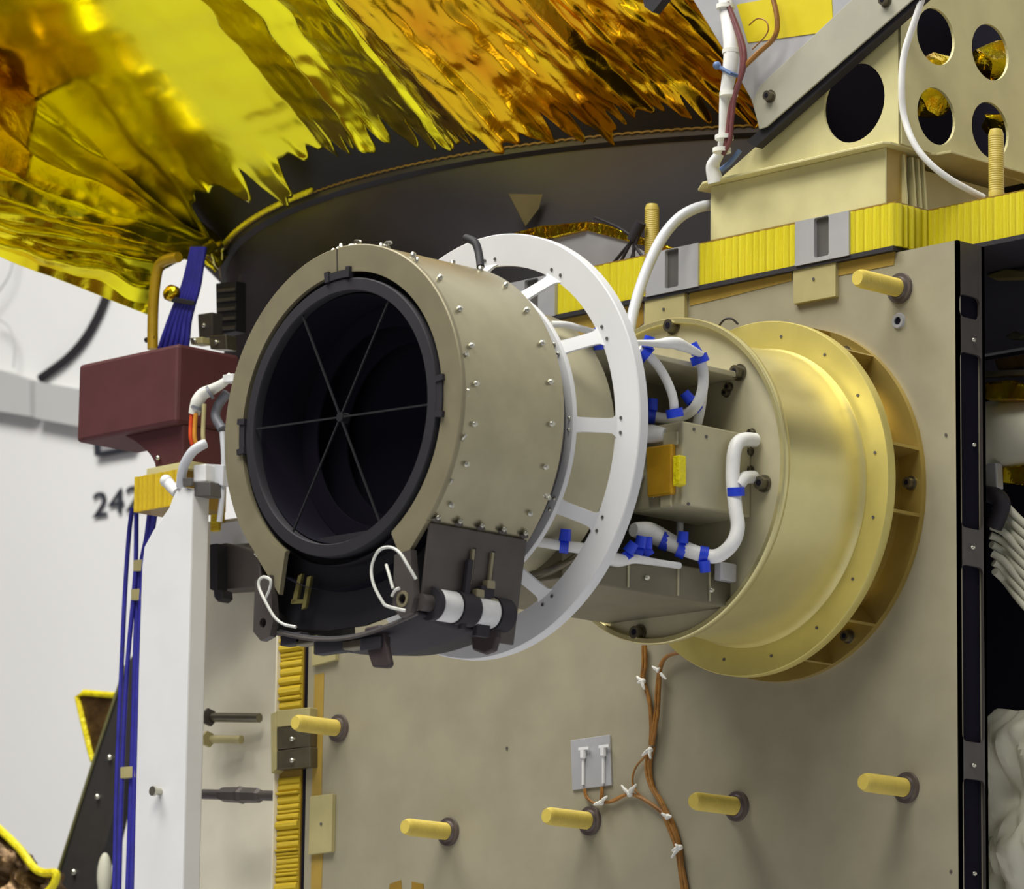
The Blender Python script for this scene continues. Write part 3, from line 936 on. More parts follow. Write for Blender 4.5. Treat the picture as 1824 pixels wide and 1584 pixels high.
# screws round both ends of the barrel
for yy, angs in ((YF + 0.028, [-36, -22, -9, 4, 17, 31, 46, 62, 78, 92, 101, 112, 132, 150, 166, 184, 202, 222]), (YB - 0.03, [-34, -18, -4, 10, 24, 38, 52, 66, 80, 95, 110])):
    for ang in angs:
        a = math.radians(ang)
        inst('screw', ME_SCREW, tel, frame_to(Vector((RB * math.cos(a), yy, RB * math.sin(a))), Vector((math.cos(a), 0, math.sin(a)))) @ Matrix.Scale(1.05, 4))
# twisted lock wire tufts at the top
def squiggle(parent, name, centre, size, n, r, ma, seed):
    rnd = random.Random(seed)
    pts = [Vector(centre) + Vector((rnd.uniform(-1, 1), rnd.uniform(-0.5, 0.5), rnd.uniform(-0.7, 0.7))) * size for _ in range(n)]
    b = MB(); b.tube(spline(pts, 4), r, 6)
    return b.build(name, ma, parent, True)
for i, (px, py, sz) in enumerate(((594, 452, 0.010), (606, 443, 0.008), (625, 442, 0.009), (637, 434, 0.008), (632, 449, 0.008), (690, 438, 0.006), (829, 632, 0.006), (833, 700, 0.006), (824, 780, 0.008), (803, 858, 0.005), (732, 958, 0.009), (748, 932, 0.006), (463, 985, 0.007), (478, 1002, 0.006), (975, 886, 0.005), (738, 465, 0.006))):
    squiggle(tel, 'lock_wire', atY(px, py, YF + 0.012), sz * 1.35, 8, 0.0027, M_STEEL, i)
# thin tape seams across the ring face at the top
b = MB(); a = math.radians(93); c, s = math.cos(a), math.sin(a)
b.prism([Vector((0.248 * c - 0.001, YF - 0.0036, 0.248 * s)), Vector((0.248 * c + 0.001, YF - 0.0036, 0.248 * s)), Vector((0.29 * c + 0.001, YF - 0.0036, 0.29 * s)), Vector((0.29 * c - 0.001, YF - 0.0036, 0.29 * s))], (0, 0.001, 0)); b.build('ring_joint', M_CHAR, tel)

# white spoked ring: outer band, inner collar, twelve flared spokes on a shallow cone
YW = -0.779
b = MB(); b.lathe([(0.312, YW), (0.3665, YW), (0.3682, YW + 0.002), (0.3682, YW + 0.020), (0.364, YW + 0.020), (0.364, YW + 0.007), (0.312, YW + 0.007)], 180, closed_prof=True)
wring = b.build('white_ring', M_WHITE, tel, True, 0.0, 'white painted spoked ring')
YC = -0.838
b = MB(); b.lathe([(0.244, YC), (0.2705, YC), (0.2715, YC + 0.002), (0.2715, YC + 0.009), (0.244, YC + 0.009)], 150, closed_prof=True); b.build('collar', M_WHITE, wring, True)
b = MB(); b.lathe([(0.2885, YB), (0.25, YC + 0.004)], 120); b.build('rear_cone', M_DARK, tel, True)
for k in range(12):
    a0 = math.radians(-1.3 + 30 * k)
    rows_ = []
    for i in range(13):
        t = i / 12
        r = 0.2655 + (0.3155 - 0.2655) * t
        y = YC + (YW - YC) * t
        hw = 0.0122 + 0.008 * (math.exp(-t * 18) + math.exp(-(1 - t) * 18))
        rows_.append((r, y, hw / r))
    vs, fs = [], []
    for off in (0.0, 0.007):
        for r, y, hw in rows_:
            for q in (-1, 0, 1):
                a = a0 + q * hw
                vs.append((r * math.cos(a), y + off, r * math.sin(a)))
    n0 = 13 * 3
    for i in range(12):
        for q in range(2):
            A_ = i * 3 + q
            fs.append((A_, A_ + 1, A_ + 4, A_ + 3))
            fs.append((n0 + A_, n0 + A_ + 3, n0 + A_ + 4, n0 + A_ + 1))
        for q in (0, 2):
            A_ = i * 3 + q
            fs.append((A_, A_ + 3, n0 + A_ + 3, n0 + A_))
    b = MB(); b.add(vs, fs); b.build('spoke', M_WHITE, wring, True)
    for q in (-1, 1):
        a = a0 + q * math.radians(2.2)
        inst('rivet', ME_DOT, wring, frame_to(Vector((0.325 * math.cos(a), YW - 0.0005, 0.325 * math.sin(a))), -EY))
        inst('rivet', ME_SCREW, wring, frame_to(Vector((0.2635 * math.cos(a), YC, 0.2635 * math.sin(a))), -EY) @ Matrix.Scale(0.6, 4))
# inner cream barrel behind the ring
b = MB(); b.lathe([(0.241, YC + 0.005), (0.241, -0.708), (0.234, -0.70), (0.15, -0.70)], 120); b.build('inner_barrel', M_FACE, tel, True)
b = MB(); b.lathe([(0.15, -0.70), (0.10, -0.68), (0.10, -0.54)], 60); b.build('rear_tube', M_DARK, tel, True)

# ---- door housing under the aperture
yz_plate('door_pan', [(-0.20, -0.21), (-0.13, -0.19), (0.13, -0.19), (0.195, -0.215), (0.184, -0.30), (0.12, -0.335), (0.03, -0.349), (-0.06, -0.349), (-0.14, -0.338), (-0.187, -0.30)], YF + 0.035, 0.004, M_CHAR, tel)
# side walls
for nm, x0, z0, x1, z1 in (('side_plate', 0.2165, -0.2025, 0.196, -0.345), ('side_plate', -0.2085, -0.2045, -0.1885, -0.345)):
    sgn = 1 if x0 > 0 else -1
    if sgn > 0:
        # right plate with a hinge cut-out at its foot
        pl = [(YF + 0.004, 0.0), (YB - 0.008, 0.0), (YB - 0.012, 1.22), (YB - 0.05, 1.22), (YB - 0.05, 0.80), (YF + 0.035, 0.80), (YF + 0.035, 0.98), (YF + 0.004, 0.98)]
    else:
        pl = [(YF + 0.004, 0.0), (YB - 0.02, 0.0), (YB - 0.02, 1.0), (YF + 0.004, 1.0)]
    b = MB(); b.prism([Vector((x0 + (x1 - x0) * t, y, z0 + (z1 - z0) * t)) for y, t in pl], (-0.006 * sgn, 0, 0))
    sp = b.build(nm, M_DARK, tel, False, 0.001)
    if sgn > 0:
        def onp(y, t, off=0.0):
            return Vector((x0 + (x1 - x0) * t + off, y, z0 + (z1 - z0) * t))
        for i in range(5):
            y = YF + 0.012 + i * 0.050
            p = onp(y, -0.03, 0.004)
            b = MB(); b.ball(p, 0.008, 6, (0.6, 1.2, 0.5)); b.build('scallop', M_DARK, sp, True)
            inst('screw', ME_SCREW, sp, frame_to(p + Vector((0.002, 0, 0.003)), Vector((1, 0, 0.7))) @ Matrix.Scale(0.9, 4))
        # two slots and raised latch rails
        for y in (YF + 0.098, YF + 0.142):
            b = MB(); b.prism([onp(y, 0.22, 0.001), onp(y + 0.006, 0.22, 0.001), onp(y + 0.006, 0.62, 0.001), onp(y, 0.62, 0.001)], (0.005, 0, 0)); b.build('rail', M_RINGF, sp)
            b = MB(); b.prism([onp(y + 0.0062, 0.2, 0.0005), onp(y + 0.0115, 0.2, 0.0005), onp(y + 0.0115, 0.62, 0.0005), onp(y + 0.0062, 0.62, 0.0005)], (0.0008, 0, 0)); b.build('slot', M_VOID, sp)
        b = MB(); b.prism([onp(YF + 0.086, 0.35, 0.004), onp(YF + 0.098, 0.35, 0.004), onp(YF + 0.098, 1.15, 0.004), onp(YF + 0.086, 1.15, 0.004)], (0.008, 0, 0)); b.build('hinge_arm', M_BLACK, sp, False, 0.001)
        b = MB(); b.prism([onp(YF + 0.120, 0.62, 0.004), onp(YF + 0.150, 0.62, 0.004), onp(YF + 0.150, 1.2, 0.004), onp(YF + 0.120, 1.2, 0.004)], (0.010, 0, 0)); b.build('hinge_arm', M_BLACK, sp, False, 0.001)
        for i, (y, t) in enumerate(((YF + 0.118, 0.72), (YF + 0.14, 0.60), (YF + 0.152, 0.80))):
            b = MB(); b.box(onp(y, t, 0.006) - Vector((0.004, 0.009, 0.007)), onp(y, t, 0.006) + Vector((0.010, 0.009, 0.007))); b.build('latch_block', M_RINGF, sp, False, 0.002)
# hinge shaft with white rollers
hz = -0.331
hx = 0.197
b = MB(); b.cyl((hx, YF + 0.0, hz), (hx, YB - 0.03, hz - 0.0), 0.014, n=18); b.build('hinge_shaft', M_DARK, tel, True)
for y0, y1 in ((YF + 0.034, YF + 0.076), (YF + 0.118, YF + 0.162)):
    b = MB(); b.cyl((hx, y0, hz), (hx, y1, hz), 0.026, n=28); b.build('roller', M_NYLON, tel, True, 0.002, 'white nylon hinge roller')
for y0, y1 in ((YF + 0.022, YF + 0.032), (YF + 0.078, YF + 0.116), (YF + 0.164, YF + 0.195)):
    b = MB(); b.cyl((hx, y0, hz), (hx, y1, hz), 0.028, n=24); b.build('hinge_knuckle', M_BLACK, tel, True)
# front lugs with holes
def lug(cx, cz, name='lug'):
    outer = [Vector((cx + u, YF - 0.012, cz + v)) for u, v in ((-0.022, 0.075), (0.016, 0.08), (0.026, 0.0), (0.018, -0.024), (-0.004, -0.030), (-0.024, -0.012))]
    return plate_with_holes(name, outer, [circ((cx, YF - 0.012, cz), 0.0085, EX, EZ, 20)], (0, 0.014, 0), M_DARK, tel)
lug(0.170, -0.325)
lug(-0.172, -0.330)
b = MB(); b.cyl((0.170, YF - 0.0125, -0.325), (0.170, YF - 0.0135, -0.325), 0.0001, 0.0001, 6)
b = MB(); b.lathe([(0.0085, YF - 0.014), (0.0135, YF - 0.014), (0.0135, YF - 0.011), (0.0085, YF - 0.011)], 24, cx=0.170, cz=-0.325, closed_prof=True); b.build('lug_bushing', M_RINGF, tel, True)
# curved belly plate (door) bridging the two sides
b = MB(); vs, fs = [], []
NB = 24
for i in range(NB + 1):
    t = i / NB
    x = -0.186 + 0.378 * t
    z = -0.338 - 0.030 * math.sin(PI * t) - 0.012 * t
    for y, dz in ((YF + 0.004, 0.0), (YF + 0.06, -0.006), (YF + 0.12, -0.012), (YB - 0.03, -0.004)):
        vs.append((x, y, z + dz))
for i in range(NB):
    for j in range(3):
        fs.append((i * 4 + j, i * 4 + j + 1, (i + 1) * 4 + j + 1, (i + 1) * 4 + j))
b.add(vs, fs); o = b.build('door', M_BLACK, tel, True); sd = o.modifiers.new('thickness', 'SOLIDIFY'); sd.thickness = 0.007
b = MB(); b.tube([Vector((-0.186 + 0.378 * t, YF + 0.002, -0.337 - 0.030 * math.sin(PI * t) - 0.012 * t)) for t in [i / 30 for i in range(31)]], 0.003, 8); b.build('door_lip', M_DARK, tel, True)
# toothed lower edge of the door
for t0, wd, dp, ma in ((0.10, 0.05, 0.016, M_BLACK), (0.20, 0.055, 0.010, M_BOLT), (0.32, 0.075, 0.020, M_CHAR), (0.50, 0.05, 0.012, M_BOLT), (0.62, 0.05, 0.018, M_CHAR)):
    x = -0.186 + 0.378 * t0
    z = -0.343 - 0.030 * math.sin(PI * t0) - 0.012 * t0
    b = MB(); b.box((x, YF + 0.006, z - dp), (x + wd, YF + 0.03, z + 0.004)); b.build('door_tooth', ma, tel, False, 0.003)
# two hanging tabs
def tab(pl, y, th):
    b = MB(); b.prism([atY(x, yy, y) for x, yy in pl], (0, th, 0)); b.build('hanging_tab', mat('brown_black_tab', (62, 50, 50), 0.6), tel, False, 0.004)
tab([(648, 1118), (676, 1112), (684, 1128), (696, 1184), (690, 1191), (662, 1189), (650, 1150)], YF + 0.012, 0.010)
tab([(846, 1106), (882, 1110), (885, 1135), (878, 1160), (862, 1166), (840, 1158), (838, 1132)], YF + 0.168, 0.012)
# bright bracket inside the aperture floor
b = MB(); b.prism([atY(x, y, YF + 0.012) for x, y in [(531, 1026), (538, 1022), (528, 1072), (519, 1076)]], (0, 0.006, 0)); b.prism([atY(x, y, YF + 0.012) for x, y in [(547, 1028), (554, 1026), (544, 1082), (537, 1086)]], (0, 0.006, 0)); b.prism([atY(x, y, YF + 0.012) for x, y in [(519, 1068), (541, 1068), (540, 1075), (518, 1076)]], (0, 0.006, 0))
b.build('inner_bracket', mat('dull_brass', (140, 132, 78), 0.4, 0.6), tel)
# wire loops at the latch
for pl in ([(741, 1032, -0.03), (728, 1010, -0.04), (712, 985, -0.045), (694, 975, -0.045), (674, 982, -0.045), (662, 1010, -0.045), (665, 1040, -0.045), (680, 1070, -0.04), (690, 1080, -0.035), (722, 1088, -0.02)],
           [(527, 1117, -0.02), (505, 1112, -0.02), (488, 1098, -0.025), (472, 1070, -0.03), (462, 1048, -0.03), (462, 1034, -0.03), (470, 1028, -0.03), (482, 1034, -0.028), (480, 1050, -0.026), (472, 1068, -0.024)],
           [(688, 1006, -0.012), (695, 1030, -0.016), (700, 1048, -0.018)], [(698, 1062, -0.016), (704, 1052, -0.018), (712, 1048, -0.016)]):
    b = MB(); b.tube(spline([atY(x, y, YF + d) for x, y, d in pl], 6), 0.0026, 6); b.build('safety_wire', M_LACE, tel, True)

# ---- cradle joining telescope and drum
crd = thing('cradle', (0, -0.5, -0.3), 'grey support cradle between the telescope and the gold drum', 'cradle')
cX = atY(1322, 664, -0.327).x
cZ = atY(1322, 664, -0.327).z
b = MB(); b.box((-0.12, -0.735, cZ - 0.010), (cX, -0.3275, cZ + 0.0)); b.build('upper_shelf', M_FACE, crd, False, 0.002)
b = MB(); b.box((cX - 0.16, -0.735, cZ - 0.16), (cX - 0.15, -0.3275, cZ - 0.010)); b.build('upper_web', M_OLIVE, crd)
lX = atY(1302, 1022, -0.327).x
lZ = atY(1302, 1022, -0.327).z
lZ0 = atY(1302, 1082, -0.327).z
b = MB(); b.box((-0.14, -0.745, lZ0), (lX, -0.3275, lZ)); lb = b.build('lower_beam', M_OLIVE, crd, False, 0.003)
for px in (1117, 1206, 1262):
    yv = atX(px, 1040, lX).y
    b = MB(); b.box((lX, yv, lZ0 + 0.004), (lX + 0.0025, yv + 0.003, lZ - 0.003)); b.build('panel_joint', M_FACE, lb)
for px, py in ((1265, 1052), (1150, 1030)):
    inst('screw', ME_SCREW, lb, frame_to(atX(px, py, lX), EX))
b = MB(); b.box((cX - 0.24, -0.735, lZ), (cX - 0.232, -0.3275, cZ - 0.01)); b.build('rear_web', M_OLIVE, crd)
p = atY(1290, 1018, -0.36)
b = MB(); b.box(p - Vector((0.006, 0.02, 0.018)), p + Vector((0.012, 0.02, 0.014))); b.build('corner_clip', M_ALU, crd, False, 0.003)

# ================================================================== CABLES AND TIES ON THE INSTRUMENT
def cable(name, pl, r, ma, label, cat='cable', sub=8, group=None, taper=None):
    pts = spline(pathY(pl), sub)
    rl = None
    if taper:
        n_ = len(pts)
        rl = []
        for i in range(n_):
            f = i / (n_ - 1) * (len(taper) - 1)
            k = min(int(f), len(taper) - 2)
            rl.append(lerp(taper[k], taper[k + 1], f - k))
    b = MB(); b.tube(pts, r, 12, True, rl)
    return tag(b.build(name, ma, None, True), label, cat, group)
def tie(parent, px, py, y, ang, r, head=True, tail=None):
    # zip tie: band round the cable, head block, cut tail. ang = direction of the cable in the picture
    c = atY(px, py, y)
    d = (right * math.cos(math.radians(ang)) + down * math.sin(math.radians(ang))).normalized()
    q = d.to_track_quat('Z', 'Y').to_matrix()
    b = MB(); n_ = 16
    vs, fs = [], []
    for k, (rr, zz) in enumerate(((r, -0.0075), (r + 0.003, -0.0075), (r + 0.003, 0.0075), (r, 0.0075))):
        for i in range(n_):
            a = 2 * PI * i / n_
            vs.append(c + q @ Vector((rr * math.cos(a), rr * math.sin(a), zz)))
    for k in range(4):
        k2 = (k + 1) % 4
        for i in range(n_):
            fs.append((k * n_ + i, k * n_ + (i + 1) % n_, k2 * n_ + (i + 1) % n_, k2 * n_ + i))
    b.add(vs, fs)
    o = b.build('zip_tie', M_BLUET, parent, True, 0, 'blue zip tie')
    if head:
        up = (-down + right * 0.1).normalized()
        if tail:
            up = (right * tail[0] + down * tail[1]).normalized()
        h = c - fwd * (r * 0.7) + up * (r * 0.8)
        b = MB(); b.cyl(h, h + up * 0.020, 0.0105, 0.009, 10); b.build('tie_head', M_BLUET, o, True)
    return o
w1 = cable('white_cable', [(1345, 784, -0.335), (1322, 784, -0.37), (1309, 800, -0.39), (1305, 850, -0.395), (1310, 905, -0.40), (1314, 942, -0.40), (1302, 972, -0.41), (1275, 991, -0.42), (1240, 985, -0.44), (1195, 967, -0.46), (1160, 950, -0.48), (1128, 944, -0.52)],
           0.0125, M_CABLE, 'thick white cable looping down the right of the electronics box', taper=[.0125, .0125, .0125, .0125, .0125, .0125, .0125, .0125, .0125, .0125, .014, .017, .019, .012])
b = MB(); b.tube(spline(pathY([(1342, 850, -0.335), (1326, 852, -0.37), (1313, 868, -0.392)]), 8), 0.0115, 12); b.build('branch', M_CABLE, w1, True)
tie(w1, 1311, 876, -0.398, 88, 0.0125, False)
tie(w1, 1253, 989, -0.432, 10, 0.0125, True, (0.1, 1))
tie(w1, 1214, 978, -0.452, 20, 0.0135, True)
tie(w1, 1185, 964, -0.465, 22, 0.0145, False)
w2 = cable('white_cable', [(1138, 622, -0.60), (1158, 636, -0.58), (1180, 664, -0.555), (1197, 702, -0.535), (1202, 738, -0.525)], 0.008, M_CABLE, 'white cable curving down from the upper shelf, left of the other loop')
tie(w2, 1150, 630, -0.588, 40, 0.013, True, (0.25, -1))
tie(w2, 1202, 736, -0.525, 80, 0.012, False)
w3 = cable('white_cable', [(1242, 628, -0.46), (1252, 660, -0.445), (1251, 695, -0.44), (1240, 722, -0.44), (1222, 738, -0.435), (1195, 745, -0.45), (1165, 742, -0.47), (1135, 728, -0.50), (1105, 700, -0.54)], 0.0095, M_CABLE, 'white cable hanging in a U below the upper shelf')
tie(w3, 1160, 740, -0.475, 8, 0.012, True)
tie(w3, 1237, 722, -0.428, -50, 0.011, True, (-0.5, -0.6))
tie(w3, 1246, 640, -0.457, 70, 0.013, True, (-0.5, -1))
cable('white_cable', [(1252, 690, -0.415), (1248, 725, -0.412), (1240, 762, -0.41)], 0.009, M_CABLE, 'short white cable dropping behind the U-shaped loop onto the box')
w4 = cable('white_cable', [(958, 965, -0.80), (1000, 972, -0.77), (1040, 978, -0.72), (1075, 990, -0.66), (1100, 998, -0.62), (1130, 996, -0.58), (1175, 1003, -0.51), (1210, 1008, -0.46)], 0.009, M_CABLE, 'white cable running behind the white ring along the lower beam', taper=[.009, .009, .010, .012, .012, .008, .006, .006])
tie(w4, 1005, 972, -0.765, 5, 0.010, True)
tie(w4, 1112, 992, -0.60, 60, 0.012, True, (0.5, -0.7))
tie(w4, 1150, 985, -0.54, 60, 0.010, True)
tie(w4, 1137, 985, -0.56, 20, 0.012, True, (0.2, -1))
cable('white_cable', [(1132, 610, -0.67), (1170, 612, -0.59), (1200, 611, -0.55), (1225, 620, -0.505), (1262, 638, -0.44)], 0.006, M_CABLE, 'flat white cable lying along the top of the upper shelf', taper=[.004, .006, .010, .011, .008, .003])
w5 = cable('white_cable', [(982, 578, -0.80), (1010, 579, -0.77), (1035, 586, -0.74), (1065, 594, -0.70)], 0.006, M_CABLE, 'white cable end seen through the upper right window of the white ring')
tie(w5, 1064, 596, -0.70, 10, 0.008, True, (0.1, 1))
cable('white_plug', [(1128, 772, -0.53), (1150, 773, -0.51), (1186, 775, -0.50)], 0.015, M_CABLE, 'thick white plug entering the electronics box', 'plug', taper=[.015, .0165, .0165, .012])
cable('white_plug', [(1122, 858, -0.53), (1130, 850, -0.515), (1138, 840, -0.51)], 0.014, M_CABLE, 'rounded white plug peeping out behind the white ring', 'plug', taper=[.013, .016, .012])
cable('white_stub', [(1211, 908, -0.36), (1211, 935, -0.36), (1210, 965, -0.36)], 0.0065, M_CABLE, 'thin white upright cable under the electronics box')
cable('grey_cable', [(938, 1028, -0.80), (975, 1018, -0.77), (1010, 1002, -0.73), (1030, 985, -0.70)], 0.008, M_BOLT, 'bare grey braided cable behind the lower white ring')
cable('black_cable', [(830, 424, -0.86), (846, 432, -0.87), (853, 452, -0.875), (856, 476, -0.885)], 0.007, M_BLACK, 'short black cable bending over the top of the white ring')
cable('black_loop', [(1280, 582, -0.10), (1290, 570, -0.11), (1303, 568, -0.11), (1315, 578, -0.10)], 0.002, M_BLACK, 'thin black wire loop above the gold flange', 'wire')

# translucent hose from the bracket to the telescope
cable('clear_hose', [(1268, 365, 0.02), (1240, 371, -0.02), (1210, 388, -0.05), (1182, 420, -0.08), (1158, 466, -0.12), (1138, 520, -0.16), (1124, 575, -0.20), (1116, 640, -0.25)], 0.0105, M_HOSE, 'translucent whitish hose arching from the bracket down behind the white ring', 'hose')

# ================================================================== SENSOR PLATE AND BROWN WIRES ON THE PANEL
sp = thing('sensor_plate', atY(1052, 1405, -0.002), 'small white square plate with two sensors on the lower panel', 'sensor plate')
b = MB(); b.prism([atY(x, y, -0.004) for x, y in [(1016, 1319), (1086, 1309), (1089, 1399), (1019, 1408)]], (0, 0.004, 0)); b.build('plate', M_ALU, sp, False, 0.0008)
for px, y0, y1 in ((1039, 1334, 1398), (1075, 1330, 1396)):
    b = MB(); b.tube([atY(px, y0, -0.008), atY(px, y0 + 16, -0.008), atY(px, y0 + 18, -0.007), atY(px, y1, -0.006)], 0.005, 8, True, [0.006, 0.006, 0.003, 0.003]); sn = b.build('sensor', M_WHITE, sp, True)
    b = MB(); b.prism([atY(px + a, y0 + c, -0.012) for a, c in ((-9, -2), (9, -4), (9, 1), (-9, 3))], (0, 0.004, 0)); b.build('sensor_cap', M_WHITE, sn)
def brown(pl, r, label, n=2, ma=M_BROWN, y=-0.006):
    t = None
    for k in range(n):
        off = (k - (n - 1) / 2) * r * 1.7
        pts = spline([atY(x + off * 900 * (0.6 + 0.4 * math.sin(i * 1.3 + k)), yy, y - 0.002 * (k % 2)) for i, (x, yy) in enumerate(pl)], 8)
        b = MB(); b.tube(pts, r, 8)
        if t is None:
            t = b.build('brown_wire', ma, None, True); tag(t, label, 'wire')
        else:
            b.build('strand', ma, t, True)
    return t
wA = brown([(1147, 1150), (1148, 1185), (1146, 1212), (1156, 1245), (1160, 1290), (1160, 1328)], 0.0033, 'twisted brown wire dropping straight from the drum rim')
wB = brown([(1290, 1155), (1250, 1155), (1215, 1162), (1188, 1170), (1176, 1190), (1172, 1225), (1170, 1270), (1162, 1328)], 0.0033, 'brown wire curving out from under the gold flange', y=-0.012)
wC = brown([(1160, 1330), (1156, 1365), (1162, 1400), (1178, 1430), (1188, 1455)], 0.0033, 'brown wire pair between the middle knot and the joint', 3)
wD = brown([(1152, 1345), (1134, 1365), (1127, 1385), (1130, 1405), (1150, 1425), (1182, 1448)], 0.002, 'thin loose brown wire bowing out left of the bundle', 1)
wE = brown([(1068, 1430), (1090, 1428), (1110, 1418), (1125, 1415), (1145, 1424), (1170, 1440), (1188, 1456)], 0.003, 'brown wire running from the sensor plate to the bundle', 2)
wF = brown([(1188, 1456), (1200, 1480), (1210, 1510), (1213, 1545), (1218, 1590), (1222, 1640)], 0.0042, 'thick brown wire bundle leaving at the bottom edge', 3)
wG = brown([(1041, 1406), (1045, 1420), (1056, 1430), (1068, 1432)], 0.002, 'pair of short brown leads at the left foot of the sensor plate', 2)
wH = brown([(1072, 1402), (1072, 1416), (1070, 1430)], 0.002, 'pair of short brown leads at the right foot of the sensor plate', 2)
def knot(parent, px, py, seed, s=0.010, y=-0.012):
    rnd = random.Random(seed)
    c = atY(px, py, y)
    b = MB()
    b.ball(c, s * 0.7, 6, (1.0, 0.7, 0.8))
    for k in range(3):
        e = c + Vector((rnd.uniform(-1, 1), rnd.uniform(-0.3, 0), rnd.uniform(-1, 1))) * s * 2.0
        b.tube([c, (c + e) / 2 + Vector((0, -0.002, 0)), e], 0.002, 6, True, [0.004, 0.0035, 0.0018])
    b.build('lacing_knot', M_LACE, parent, True, 0, 'white lacing knot')
for par, px, py, sd_ in ((wA, 1145, 1214, 1), (wB, 1174, 1195, 2), (wA, 1158, 1336, 3), (wE, 1071, 1430, 4), (wE, 1122, 1415, 5), (wF, 1189, 1455, 6), (wF, 1211, 1510, 7), (wB, 1255, 1153, 8)):
    knot(par, px, py, sd_)

# ================================================================== LEFT SIDE: SIDE STRIP, SATIN SHEET, WHITE PANEL
SLX = -1.392
strip = thing('honeycomb_strip', (SLX + 0.04, 0.03, ZB), 'upright honeycomb panel edge wrapped in gold foil left of the grey panel', 'panel edge')
b = MB(); b.box((SLX + 0.004, 0.0, ZB), (XL - 0.014, 0.4, dz0 - 0.01)); b.build('core', M_TAPEO, strip)
b = MB(); b.box((SLX, -0.012, ZB), (SLX + 0.004, 0.4, dz0 - 0.01)); b.build('outer_skin', M_LTGREY, strip)
b = MB(); b.box((XL - 0.014, 0.004, ZB), (XL, 0.4, dz0 - 0.01)); b.build('gap_shade', M_VOID, strip)  # black box filling the gap, painting its shade
b = MB(); vs = []
for xx in (SLX + 0.005, XL - 0.015):
    for i in range(6):
        a = PI * i / 5
        vs.append((xx, -0.9 * math.sin(a), -0.5 * math.cos(a)))
fs = [(i, i + 1, 7 + i, 6 + i) for i in range(5)] + [tuple(range(6)), tuple(range(6, 12))[::-1]]
b.add(vs, fs)
ME_WR = b.mesh('foil_wrinkle', M_FOILS, True)
z = -0.70
za, zbk = atY(525, 1268, 0).z, atY(525, 1372, 0).z
while z < 0.05:
    hgt = random.uniform(0.006, 0.022)
    if z + hgt < zbk or z > za:
        inst('foil_wrinkle', ME_WR, strip, Matrix.Translation((0, 0, z + hgt / 2)) @ Matrix.Diagonal((1, random.uniform(0.004, 0.012), hgt, 1)))
    z += hgt
# clip blocks on the strip
clip = thing('edge_clip', atY(520, 1365, -0.01), 'dull metal edge clip with two screws halfway down the gold strip', 'clip')
for pl in ([(492, 1266), (552, 1260), (550, 1290), (492, 1296)], [(492, 1297), (552, 1291), (551, 1330), (492, 1336)], [(490, 1338), (552, 1330), (552, 1366), (490, 1372)]):
    b = MB(); b.prism([atY(x, y, -0.022) for x, y in pl], (0, 0.028, 0)); b.build('clip_block', M_PAD if pl[0][1] == 1266 else M_BOLT, clip, False, 0.002)
b = MB(); b.prism([atY(x, y, -0.024) for x, y in [(482, 1272), (492, 1268), (492, 1370), (483, 1378)]], (0, 0.03, 0)); b.build('clip_side', M_PAD, clip, False, 0.001)
for px, py in ((522, 1317), (522, 1355)):
    inst('screw', ME_SCREW, clip, frame_to(atY(px, py, -0.0225), -EY))

# satin side sheet behind
LY = 0.10
sheet_l = thing('side_sheet', atY(430, 1600, LY), 'satin grey side sheet between the white panel and the gold strip', 'panel')
b = MB(); b.prism([atY(x, y, LY) for x, y in [(300, 940), (545, 905), (545, 1640), (300, 1640)]], (0, 0.01, 0)); b.build('sheet', M_LTGREY, sheet_l)
b = MB(); b.prism([atY(x, y, LY - 0.012) for x, y in [(375, 935), (445, 925), (470, 965), (375, 974)]], (0, 0.012, 0)); b.build('upper_tab', M_WHITE, sheet_l)

def obj_box(name, pl, y, th, ma, label, cat, bevel=0.002, group=None):
    b = MB(); b.prism([atY(x, yy, y) for x, yy in pl], (0, th, 0))
    return tag(b.build(name, ma, None, False, bevel), label, cat, group)
# dark bracket beside the telescope ring; the block stands for its reflection
br = thing('clamp_bracket', atY(395, 1062, 0.05), 'dark clamp hook and grey block for its reflection, between the white panel and the telescope', 'bracket')
b = MB(); b.prism([atY(x, y, 0.03) for x, y in [(374, 972), (400, 967), (440, 978), (470, 985), (470, 1046), (400, 1050), (374, 1052)]], (0, 0.06, 0)); b.build('block', M_DARK, br, False, 0.004)
b = MB(); b.prism([atY(x, y, 0.0) for x, y in [(373, 970), (386, 968), (386, 1050), (395, 1052), (396, 1066), (388, 1073), (381, 1064), (380, 1052), (373, 1050)]], (0, 0.03, 0)); b.build('hook', M_BLACK, br, False, 0.002)
